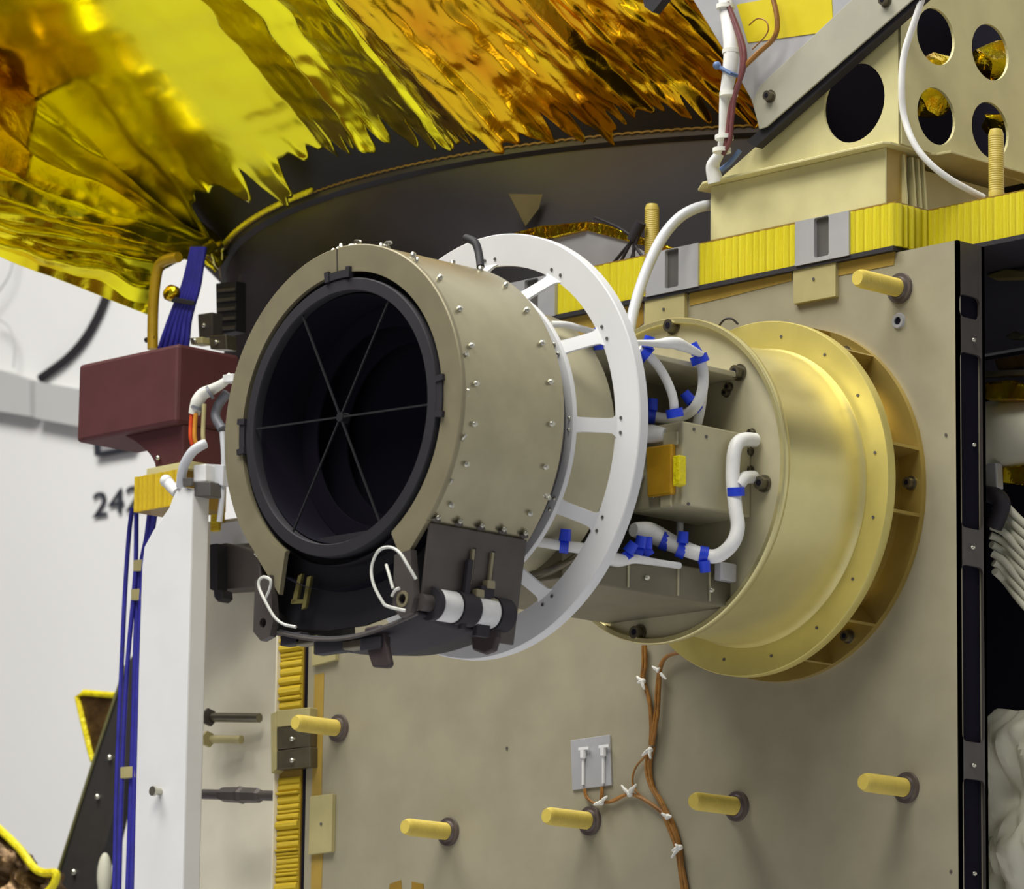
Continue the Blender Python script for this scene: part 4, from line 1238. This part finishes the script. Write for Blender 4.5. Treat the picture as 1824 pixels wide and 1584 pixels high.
# rods with their mirror images modelled as solid parts
rod = thing('mirrored_rod', atY(426, 1416, 0.02), 'dark turnbuckle rod with its modelled mirror image, bridging the white panel and the gold strip', 'rod')
p0_, p1_ = atY(362, 1415, 0.02), atY(492, 1418, 0.02)
b = MB(); b.tube([p0_, p1_], 0.0105, 14); b.build('rod', M_DARK, rod, True)
b = MB(); b.tube([p0_.lerp(p1_, t) for t in (0.24, 0.28, 0.48, 0.53, 0.57, 0.76, 0.80)], 0.016, 6, True, [0.012, 0.0155, 0.0165, 0.019, 0.0165, 0.0155, 0.012]); b.build('turnbuckle', M_DARK, rod)
for lab, pl, rr in (('grey stub with its modelled mirror image on the side sheet level with the edge clip', [(364, 1278), (462, 1279)], 0.010), ('short pale stub with modelled mirror image below the grey stub on the side sheet', [(362, 1317), (430, 1318)], 0.009)):
    t = thing('mirrored_stub', atY(pl[0][0], pl[0][1], 0.06), lab, 'bolt')  # stub and its reflection in the sheet as one solid
    b = MB(); b.tube([atY(pl[0][0], pl[0][1], 0.06), atY(pl[1][0], pl[1][1], 0.075)], rr, 12); b.build('shank', M_BOLT if rr > 0.0095 else M_PAD, t, True)
    q = atY(pl[0][0] + 8, pl[0][1], 0.055)
    b = MB(); b.cyl(q - Vector((0.003, 0, 0)), q + Vector((0.004, 0, 0)), rr * 1.9, n=6); b.build('nut', M_DARK if rr > 0.0095 else M_PAD, t)

# white panel
WYF = -0.24
wp = thing('white_upright', atY(300, 1640, WYF), 'tall white upright cover at the left with a knob at its top', 'cover')
right_top = atY(343, 872, WYF); right_bot = atY(333, 1640, WYF)
xr_ = right_top.x
dpt = atX(374, 884, xr_).y - WYF
outl = [(341, 872), (318, 866), (308, 884), (300, 905), (272, 945), (256, 975), (252, 1010), (246, 1200), (236, 1640), (333, 1640)]
pts = [atY(x, y, WYF) for x, y in outl]
pts[0].x = xr_; pts[-1].x = xr_
b = MB(); b.prism(pts, (0, dpt, 0)); b.build('board', M_WHITE, wp, False, 0.004)
b = MB(); b.tube(spline([atY(x, y, WYF + 0.01) for x, y in [(316, 878), (306, 868), (297, 857)]], 4), 0.012, 12, True); b.ball(atY(296, 857, WYF + 0.008), 0.013, 8); b.build('knob', M_WHITE, wp, True)
t = thing('panel_screw', atY(282, 1411, WYF), 'bright screw on the lower part of the white panel', 'screw')
b = MB(); q = atY(286, 1411, WYF); b.cyl(q, q + Vector((0, -0.016, 0)), 0.007, n=12); b.build('shank', M_STEEL, t, True)
b = MB(); q2 = q + Vector((0, -0.016, 0)); b.cyl(q2, q2 + Vector((0, -0.006, 0)), 0.010, n=12); b.build('head', M_STEEL, t, True)
# clips and connectors at the top of the white panel
cl = thing('top_connector', atY(355, 880, -0.21), 'white and grey plastic connector on top of the white panel', 'connector')
b = MB(); b.prism([atY(x, y, -0.235) for x, y in [(344, 828), (366, 826), (366, 858), (344, 860)]], (0, 0.04, 0)); b.build('housing', M_NYLON, cl, False, 0.003)
b = MB(); b.prism([atY(x, y, -0.21) for x, y in [(366, 826), (398, 828), (396, 866), (366, 858)]], (0, 0.02, 0)); b.build('flap', M_HOSE, cl, False, 0.002)
b = MB(); b.prism([atY(x, y, -0.235) for x, y in [(345, 858), (374, 858), (374, 884), (345, 884)]], (0, 0.04, 0)); b.build('clamp', M_ALUD, cl, False, 0.002)
b = MB(); b.prism([atY(x, y, -0.248) for x, y in [(325, 852), (340, 851), (340, 865), (326, 866)]], (0, 0.008, 0)); b.build('latch', M_ALUD, cl, False, 0.001)
cable('clear_tube_loop', [(322, 868, -0.235), (326, 835, -0.245), (340, 808, -0.245), (356, 795, -0.235), (366, 790, -0.225)], 0.010, M_HOSE, 'short translucent tube arching over the top of the white panel', 'tube')
cable('clear_strap', [(396, 770, -0.2), (399, 820, -0.2), (396, 880, -0.2), (391, 930, -0.2)], 0.006, M_HOSE, 'narrow translucent strap hanging beside the telescope ring', 'strap')
obj_box('gold_block', [(376, 775), (392, 772), (388, 945), (374, 947)], LY - 0.02, 0.02, M_FOILS, 'narrow gold foil strip behind the translucent strap', 'foil', 0.002)

# maroon cover box
MY = -0.19
mb_ = thing('maroon_cover', atY(280, 838, MY + 0.06), 'maroon protective cover box at the left of the telescope', 'cover')
c0 = atY(318, 611, MY); c1 = atY(140, 648, MY); c2 = atY(136, 776, MY)
xr2 = c0.x
mdep = atX(428, 631, xr2).y - MY
zt, zb2 = c0.z, atY(320, 752, MY).z
b = MB(); b.box((c1.x, MY, zb2), (xr2, MY + mdep, zt)); b.build('case', M_MAROON, mb_, False, 0.008)
# tapering foot under the case
f0 = [Vector((atY(205, 786, MY).x, MY + 0.02, zb2 + 0.002)), Vector((xr2 - 0.004, MY + 0.02, zb2 + 0.002)), Vector((xr2 - 0.004, MY + mdep - 0.02, zb2 + 0.002)), Vector((atY(205, 786, MY).x, MY + mdep - 0.02, zb2 + 0.002))]
fzz = atY(290, 832, MY + 0.03).z
f1 = [Vector((atY(256, 838, MY).x, MY + 0.03, fzz)), Vector((xr2 - 0.010, MY + 0.03, fzz)), Vector((xr2 - 0.010, MY + mdep - 0.03, fzz)), Vector((atY(256, 838, MY).x, MY + mdep - 0.03, fzz))]
b = MB(); vs, fs = [], []
NF = 8
for k in range(NF + 1):
    t = k / NF
    for q in range(4):
        p = f0[q].lerp(f1[q], t)
        if q in (0, 3):
            p.x = f0[q].x + (f1[q].x - f0[q].x) * math.sin(t * PI / 2) ** 0.9
        vs.append(p)
for k in range(NF):
    for q in range(4):
        fs.append((k * 4 + q, k * 4 + (q + 1) % 4, (k + 1) * 4 + (q + 1) % 4, (k + 1) * 4 + q))
fs += [(0, 1, 2, 3), tuple(NF * 4 + q for q in (3, 2, 1, 0))]
b.add(vs, fs); ft = b.build('foot', M_MAROON, mb_, False, 0.004)
inst('screw', ME_SCREW, ft, frame_to(atY(283, 816, MY + 0.025), -EY))
b = MB(); b.box((f1[0].x - 0.015, MY + 0.02, fzz - 0.016), (xr2 + 0.02, MY + mdep - 0.03, fzz)); b.build('shim', M_CREAM, mb_, False, 0.001)
gbl = thing('foil_block', (f1[0].x + 0.05, MY + 0.08, fzz - 0.09), 'gold foil wrapped honeycomb block under the maroon cover box', 'block')
gz1, gz0 = fzz - 0.016, atY(240, 912, MY + 0.01).z
xa, xb = atY(237, 880, MY + 0.01).x, atY(318, 880, MY + 0.01).x
b = MB(); b.box((xa, MY + 0.016, gz0), (xb, MY + mdep - 0.03, gz1)); b.build('core', M_TAPEO, gbl)
b = MB(); vs = []
for zz in (gz0, gz1):
    for i in range(6):
        a = PI * i / 5
        vs.append((-0.5 * math.cos(a), -math.sin(a), zz))
b.add(vs, [(i, i + 1, 7 + i, 6 + i) for i in range(5)] + [tuple(range(6))[::-1], tuple(range(6, 12))])
ME_RIB2 = b.mesh('foil_rib', M_FOILS, True)
ribs((xa, MY + 0.016, 0), (xb, MY + 0.016, 0), (0, -1, 0), gbl, 0.009, 0.016, 0.006, ME_RIB2)

# cable bundle beside the maroon box
hb = cable('wrapped_harness', [(412, 668, -0.20), (398, 682, -0.21), (380, 693, -0.215), (362, 702, -0.22), (352, 716, -0.225), (346, 738, -0.225)], 0.012, M_LACE, 'white tape wrapped harness bending down in front of the maroon box', 'harness', taper=[.007, .009, .011, .013, .014, .012])
for px, py, an in ((374, 700, 150), (352, 727, 110)):
    c = atY(px, py, -0.225); d = right * math.cos(math.radians(an)) + down * math.sin(math.radians(an))
    b = MB(); b.cyl(c - d * 0.003, c + d * 0.003, 0.0145, n=14); b.build('band', M_GREYC, hb, True)
b = MB(); b.prism([atY(x, y, -0.22) for x, y in [(396, 668), (414, 665), (415, 680), (398, 682)]], (0, 0.02, 0)); b.build('end_clip', M_NYLON, hb, False, 0.002)
for i, (dx, ma, lab, nm) in enumerate(((-3, M_RED, 'red wire leaving the wrapped harness', 'red_wire'), (4, M_ORNG, 'orange wire beside the red wire below the wrapped harness', 'orange_wire'), (19, M_PAD, 'pale wire hanging right of the orange wire', 'pale_wire'))):
    cable(nm, [(345 + dx, 736 if i < 2 else 720, -0.23), (343 + dx, 760, -0.23), (343 + dx, 780, -0.23), (347 + dx, 796, -0.225)], 0.0045, ma, lab, 'wire')
cable('grey_cable', [(405, 700, -0.19), (390, 720, -0.195), (384, 742, -0.2), (396, 765, -0.2)], 0.010, M_GREYC, 'thick grey cable tucked behind the telescope ring')

# blue cables
n_ = 0
for lab, pl, r in (('outer blue cable, leftmost along the white panel', [(236, 905, -0.02), (230, 950, -0.02), (223, 1050, -0.02), (216, 1200, -0.02), (208, 1400, -0.02), (203, 1640, -0.02)], 0.0050),
                   ('blue cable just right of the outermost one', [(243, 905, -0.03), (242, 1000, -0.03), (238, 1060, -0.03), (226, 1200, -0.03), (217, 1400, -0.03), (211, 1640, -0.03)], 0.0050),
                   ('blue cable third from the left, close to the white panel', [(268, 905, -0.02), (262, 955, -0.02), (250, 1020, -0.02), (243, 1120, -0.02), (238, 1300, -0.02), (226, 1640, -0.02)], 0.0062),
                   ('blue cable touching the edge of the white panel', [(277, 905, -0.03), (270, 950, -0.03), (258, 1000, -0.03), (249, 1130, -0.03), (243, 1300, -0.03), (234, 1640, -0.03)], 0.0062)):
    cable('blue_cable', pl, r, M_BLUEC, lab, 'cable', 8, 'blue cables at the left')
for i in range(6):
    xo = -14 + i * 9
    pl = [(292 + xo * 1.0, 650, -0.01), (302 + xo * 1.0, 612, -0.02 + 0.004 * (i % 2)), (312 + xo * 0.8, 575, -0.02), (322 + xo * 0.7, 545, -0.02), (335 + xo * 0.6, 510, -0.02), (344 + xo * 0.5, 470, -0.02), (350 + xo * 0.45, 440, -0.02)]
    cable('blue_cable', pl, 0.0058, M_BLUEC, ('blue cable at the left edge of the bundle above the maroon box', 'second blue cable from the left above the maroon box', 'third blue cable from the left above the maroon box', 'fourth blue cable from the left above the maroon box', 'fifth blue cable from the left above the maroon box', 'blue cable at the right edge of the bundle above the maroon box')[i], 'cable', 8, 'blue bundle above the maroon box')
obj_box('bundle_strap', [(306, 528), (346, 536), (344, 545), (304, 538)], -0.035, 0.004, M_BLACK, 'black strap round the blue bundle above the maroon box', 'strap')
b = MB(); c = atY(306, 522, -0.03); b.ball(c, 0.022, 10, (1, 0.7, 0.8)); b.v = [tuple(Vector(v) + Vector((1, 0, 1)) * 0.004 * noise.noise(Vector(v) * 60)) for v in b.v]
tag(b.build('foil_scrap', M_FOILC, None, True), 'small crumpled gold foil scrap beside the blue bundle', 'foil')
b = MB(); b.tube(spline(pathY([(272, 622, 0.0), (272, 580, 0.0), (274, 530, 0.0), (280, 485, 0.0), (290, 466, 0.0), (318, 458, 0.0)]), 8), 0.0115, 14, True)
at_ = thing('amber_tube', atY(272, 622, 0.0), 'amber foil wrapped tube rising behind the maroon box', 'tube')
b.build('sleeve', M_AMBERT, at_, True)
b = MB(); q = atY(270, 604, 0.0); b.cyl(q + Vector((-0.018, 0, 0)), q + Vector((0.014, 0, 0)), 0.006, n=8); b.build('clamp', M_BLACK, at_, True)
for lab, px, py, yv in (('beige clip on the blue cables beside the white panel, upper one', 246, 1060, -0.035), ('beige clip on the blue cables low beside the white panel', 227, 1377, -0.035), ('small beige clip at the edge of the white panel', 240, 1345, -0.02), ('clear cable clip high on the blue cables', 250, 1008, -0.035)):
    a_, h_ = (13, 10) if py != 1345 else (4, 10)
    obj_box('cable_clip', [(px - a_, py - h_), (px + a_, py - h_ - 2), (px + a_, py + h_ - 2), (px - a_, py + h_)], yv, 0.008, M_PAD, lab, 'clip', 0.001, 'clips on the blue cables')

# dark hardware left of the band, under the blanket
for i, (lab, pl, y, ma) in enumerate((('dark connector block under the foil, beside the band', [(352, 560), (378, 556), (378, 600), (354, 604)], 0.12, M_DARK),
                                      ('dark ribbed connector column under the foil', [(384, 505), (420, 500), (420, 590), (386, 598)], 0.2, M_CHAR),
                                      ('pale tag on top of the maroon box', [(338, 602), (360, 600), (360, 612), (340, 614)], 0.0, M_PAD),
                                      ('grey plate behind the right end of the maroon box', [(372, 598), (402, 596), (404, 622), (374, 622)], 0.02, M_BOLT))):
    t = thing('connector_block', atY(pl[2][0], pl[2][1], y), lab, 'connector')
    b = MB(); b.prism([atY(x, yy, y) for x, yy in pl], (0, 0.03, 0)); b.build('body', ma, t, False, 0.002)
    if i == 1:
        for k in range(5):
            yy = 515 + k * 17
            b = MB(); b.prism([atY(x, q, y - 0.006) for x, q in [(386, yy), (418, yy - 3), (418, yy + 3), (386, yy + 6)]], (0, 0.006, 0)); b.build('rib', M_DARK, t, False, 0.001)
    else:
        inst('screw', ME_SCREW, t, frame_to(atY((pl[0][0] + pl[1][0]) / 2, (pl[0][1] + pl[2][1]) / 2, y), -EY))

# ================================================================== BEHIND: DARK STRUT AND FOIL AT LOWER LEFT
DYB = 0.9
ds = thing('dark_strut', atY(150, 1640, DYB), 'dark slanted strut behind the blue cables at the lower left', 'strut')
b = MB(); b.prism([atY(x, y, DYB) for x, y in [(236, 1165), (222, 1190), (168, 1350), (136, 1450), (88, 1600), (70, 1660), (178, 1660), (172, 1540), (190, 1500), (206, 1430), (240, 1330)]], (0, 0.05, 0)); b.build('blade', mat('olive_black', (52, 50, 48), 0.5), ds, False, 0.004)
b = MB(); b.tube([atY(x, y, DYB - 0.003) for x, y in [(224, 1186), (170, 1346), (138, 1446), (90, 1596)]], 0.004, 6); b.build('edge_bead', mat('olive_edge', (120, 118, 70), 0.4), ds, True)
for px, py in ((176, 1420), (134, 1554), (198, 1350)):
    inst('screw', ME_SCREW, ds, frame_to(atY(px, py, DYB), -EY) @ Matrix.Scale(1.4, 4))
fl_ = thing('foil_flag', atY(165, 1350, DYB + 0.1), 'brown foil flap with bright yellow border behind the dark strut', 'foil flap')
b = MB(); b.prism([atY(x, y, DYB + 0.08) for x, y in [(138, 1240), (148, 1235), (210, 1242), (214, 1300), (165, 1350)]], (0, 0.01, 0)); b.build('flap', mat('brown_foil', (110, 84, 50), 0.3, 0.6, 0.2, 30, bump=0.6, bscale=30), fl_)
b = MB(); b.tube([atY(x, y, DYB + 0.078) for x, y in [(206, 1239), (150, 1234), (138, 1242), (148, 1285), (160, 1335), (166, 1356)]], 0.008, 8); b.build('border', M_FOILE, fl_, True)
b = MB(); vs, fs = [], []
for i in range(31):
    for j in range(21):
        s_, t_ = i / 30, j / 20
        top = [(-60, 1425), (0, 1478), (35, 1512), (60, 1545), (100, 1556), (104, 1570)]
        f = s_ * 5; k = min(int(f), 4); tt = f - k
        x = lerp(top[k][0], top[k + 1][0], tt); y = lerp(top[k][1], top[k + 1][1], tt)
        yy = lerp(y, 1680, t_)
        p = atY(x, yy, 0.75)
        p.y += 0.05 * noise.noise(Vector((s_ * 7, t_ * 5, 2.2))) + 0.03 * noise.noise(Vector((s_ * 20, t_ * 14, 8)))
        vs.append(p)
for i in range(30):
    for j in range(20):
        fs.append((i * 21 + j, (i + 1) * 21 + j, (i + 1) * 21 + j + 1, i * 21 + j + 1))
b.add(vs, fs)
fb = thing('foil_bundle', atY(40, 1680, 0.75), 'crumpled brown and gold foil in the bottom left corner', 'foil')
o = b.build('sheet', mat('brown_foil', (110, 84, 50)), fb, True); sd = o.modifiers.new('thickness', 'SOLIDIFY'); sd.thickness = 0.004
b = MB(); b.tube(spline([atY(x, y, 0.72) for x, y in [(-60, 1425), (0, 1478), (35, 1512), (60, 1545), (78, 1555), (100, 1556), (96, 1576), (84, 1590)]], 6), 0.010, 8, True); b.build('hem', M_FOILE, fb, True)
tag((lambda bb: bb.build('white_bag', M_CLOTH, None, True))(MB().ball(atY(186, 1560, 0.85), 0.055, 10, (0.35, 0.3, 1.0))), 'small white bag tucked behind the blue cables at the bottom', 'bag')

# ================================================================== RIGHT: DARK BAY BEHIND THE PANEL EDGE
bay = thing('dark_bay', (0.1, 1.07, ZB), 'dark shaded interior of the bay right of the panel edge', 'bay')
b = MB(); b.box((-1.28, 1.05, -0.95), (0.9, 1.10, dz0 - 0.02)); b.build('rear_wall', M_VOID, bay)  # bay darkness is put into the black of its walls
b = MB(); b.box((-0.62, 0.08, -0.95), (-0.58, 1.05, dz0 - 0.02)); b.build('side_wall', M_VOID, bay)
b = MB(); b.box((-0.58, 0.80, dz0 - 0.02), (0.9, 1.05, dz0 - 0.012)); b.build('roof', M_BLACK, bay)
def rt(px, py, y=0.2):
    return atY(px, py, y)
tb = thing('white_duct', rt(1790, 830), 'wide white duct with gold foil collar in the dark bay', 'duct')
cz = rt(1790, 762).z; cyy = 0.29
rr = 0.075
b = MB(); b.tube([(rt(1757, 762).x - 0.12, cyy, cz), (rt(1757, 762).x + 0.5, cyy, cz)], rr, 32); b.build('tube', M_CLOTH, tb, True)
b = MB(); b.prism([atY(x, y, 0.20) for x, y in [(1752, 680), (1800, 676), (1840, 690), (1840, 712), (1752, 712)]], (0, 0.05, 0)); b.build('collar', M_FOILC, tb, False, 0.006)
for lab, pl, ma, y in (('gold foil patch below the white duct in the dark bay', [(1780, 832), (1822, 828), (1840, 832), (1840, 866), (1784, 860)], M_FOILC, 0.24),
                       ('grey upright post below the white duct', [(1755, 826), (1774, 824), (1776, 870), (1755, 872)], M_ALU, 0.22),
                       ('amber foil strip at the top of the dark bay', [(1770, 640), (1840, 628), (1840, 652), (1776, 658)], mat('brown_foil', (110, 84, 50)), 0.24),
                       ('pale grey rail above the white duct', [(1752, 660), (1840, 658), (1840, 668), (1752, 672)], M_BOLT, 0.22),
                       ('dark gold foil fold under the deck in the dark bay', [(1756, 490), (1790, 478), (1840, 484), (1840, 496), (1770, 498)], mat('olive_tape', (104, 94, 54)), 0.24),
                       ('small pale tag in the dark bay', [(1790, 598), (1806, 590), (1826, 598), (1816, 604), (1796, 604)], M_BOLT, 0.24)):
    t = obj_box('bay_fitting', pl, y, 0.02, ma, lab, 'fitting', 0.003)
for i in range(9):
    a = (i - 4) * 9
    pl = [(1764 + abs(i - 4) * 2, 890 + i * 16, 0.21), (1790, 905 + i * 17 - 6, 0.22 + 0.01 * (i % 3)), (1816, 925 + i * 18, 0.23), (1850, 955 + i * 19, 0.23)]
    cable('white_strand', pl, 0.0068, M_CLOTH, ('topmost', 'second', 'third', 'fourth', 'fifth', 'sixth', 'seventh', 'eighth', 'lowest')[i] + ' white strand counted from the top of the fan in the dark bay', 'cable', 6, 'white strands in the dark bay')
cable('dark_cable', [(1756, 880, 0.2), (1775, 885, 0.2), (1785, 900, 0.2), (1770, 940, 0.2)], 0.016, M_BLACK, 'dark bent cable above the white strands')
b = MB(); vs, fs = [], []
for i in range(25):
    for j in range(41):
        s_, t_ = i / 24, j / 40
        p = atY(lerp(1750, 1860, s_), lerp(1264 + 6 * s_, 1660, t_), 0.25)
        p.y += 0.06 * noise.noise(Vector((s_ * 2.5, t_ * 4, 1))) + 0.02 * noise.noise(Vector((s_ * 8, t_ * 10, 5))) + 0.04 * (1 - min(1, t_ * 12))
        vs.append(p)
for i in range(24):
    for j in range(40):
        fs.append((i * 41 + j, (i + 1) * 41 + j, (i + 1) * 41 + j + 1, i * 41 + j + 1))
b.add(vs, fs); o = b.build('white_drape', M_CLOTH, None, True); sd = o.modifiers.new('thickness', 'SOLIDIFY'); sd.thickness = 0.006
tag(o, 'white cloth drape at the bottom right behind the panel edge', 'drape')

# ================================================================== TOP: COVER BOX, HARNESS, THIN CABLE
cv = thing('foil_edged_cover', atY(1050, 480, 0.12), 'pale grey cover sheet with gold foil taped edges behind the white ring', 'cover')
b = MB(); b.prism([atY(x, y, 0.08) for x, y in [(975, 430), (1042, 408), (1112, 426), (1150, 450), (1150, 478), (1050, 498), (975, 498)]], (0, 0.01, 0)); b.build('sheet', M_ALU, cv)
for k, pl in enumerate(([(900, 418), (960, 402), (1045, 394), (1040, 410), (985, 424), (930, 428)], [(1040, 394), (1075, 398), (1150, 425), (1215, 446), (1215, 458), (1110, 428), (1042, 410)])):
    b = MB(); b.prism([atY(x, y, 0.07 + 0.004 * k) for x, y in pl], (0, 0.012, 0)); b.build('tape_edge', M_FOILC, cv, False, 0.003)
hn = thing('black_wire_bundle', atY(1132, 470, 0.03), 'black wire bundle fanning out beside the yellow peg', 'wires')
for pl in ([(1140, 400), (1128, 425), (1108, 450), (1090, 472)], [(1140, 400), (1130, 430), (1128, 468)], [(1142, 402), (1126, 428), (1105, 468)], [(1138, 400), (1130, 432), (1148, 462)], [(1138, 402), (1136, 420), (1124, 462), (1110, 480)], [(1060, 388), (1100, 405), (1130, 425)]):
    b = MB(); b.tube(spline([atY(x, y, 0.03) for x, y in pl], 6), 0.0032, 6); b.build('strand', M_BLACK, hn, True)
b = MB(); b.tube([atY(1142, 396, 0.03), atY(1126, 428, 0.03)], 0.011, 10); b.build('wrap', M_BLACK, hn, True)

hs_ = cable('wrapped_harness', [(1288, -30, -0.05), (1294, 20, -0.055), (1302, 80, -0.06), (1300, 125, -0.06), (1292, 175, -0.055), (1288, 230, -0.05), (1284, 268, -0.04), (1270, 295, -0.03), (1275, 325, -0.02)], 0.013, M_CABLE, 'white wrapped harness with maroon wires running down beside the strut', 'harness', taper=[.012, .013, .0145, .014, .011, .008, .008, .013, .015])
for k, pl in enumerate(([(1296, 5), (1306, 35), (1318, 75), (1322, 110), (1316, 150), (1302, 190), (1296, 235), (1290, 272)], [(1300, 15), (1314, 50), (1326, 90), (1324, 125), (1310, 165), (1304, 210), (1300, 250), (1288, 276)])):
    b = MB(); b.tube(spline([atY(x, y, -0.062) for x, y in pl], 6), 0.0045, 8); b.build('strand', M_PURP, hs_, True)
for px, py in ((1303, 92), (1298, 168), (1290, 245), (1292, 12), (1286, 268)):
    c = atY(px, py, -0.058)
    b = MB(); b.cyl(c + Vector((0, 0, 0.004)), c - Vector((0, 0, 0.004)), 0.0175, n=16); b.build('band', M_LACE, hs_, True)
c = atY(1300, 128, -0.06)
b = MB(); b.tube([c + right * -0.022 + down * -0.01, c + right * 0.0 - fwd * 0.017 + down * 0.004, c + right * 0.022 + down * 0.010], 0.004, 8); b.ball(c + right * -0.024 + down * -0.012, 0.008, 6); b.build('blue_band', mat('slate_blue', (92, 116, 160), 0.5), hs_, True)
b = MB(); b.tube(spline(pathY([(1372, -20, -0.05), (1384, 30, -0.05), (1380, 65, -0.05), (1350, 95, -0.055), (1322, 122, -0.06)]), 6), 0.005, 8); b.build('loose_strand', M_BROWN, hs_, True)
b = MB(); b.tube(spline(pathY([(1334, 45, -0.045), (1350, 33, -0.045), (1366, 40, -0.045), (1366, 60, -0.045), (1340, 88, -0.05)]), 6), 0.0014, 6); b.build('loose_strand', M_BROWN, hs_, True)
c = atY(1283, 302, -0.035)
b = MB(); b.tube(spline(pathY([(1318, 268, -0.03), (1300, 290, -0.035), (1284, 303, -0.04)]), 4), 0.005, 8); b.build('blue_band', mat('slate_blue', (92, 116, 160), 0.5), hs_, True)
cable('thin_white_cable', [(1652, -30, -0.01), (1630, 35, -0.01), (1611, 95, -0.01), (1606, 150, -0.01), (1610, 205, 0.0), (1628, 255, 0.005), (1655, 290, 0.02), (1690, 318, 0.05), (1725, 338, 0.09), (1752, 352, 0.12)], 0.0062, M_CABLE, 'thin white cable hanging across the cream bracket to the deck edge')
b = MB(); b.prism([atY(x, y, -0.10) for x, y in [(1140, -20), (1195, -20), (1162, 22), (1148, 12)]], (0, 0.02, 0))
tag(b.build('black_tag', M_BLACK, None), 'small black tag at the top edge in front of the foil', 'tag')
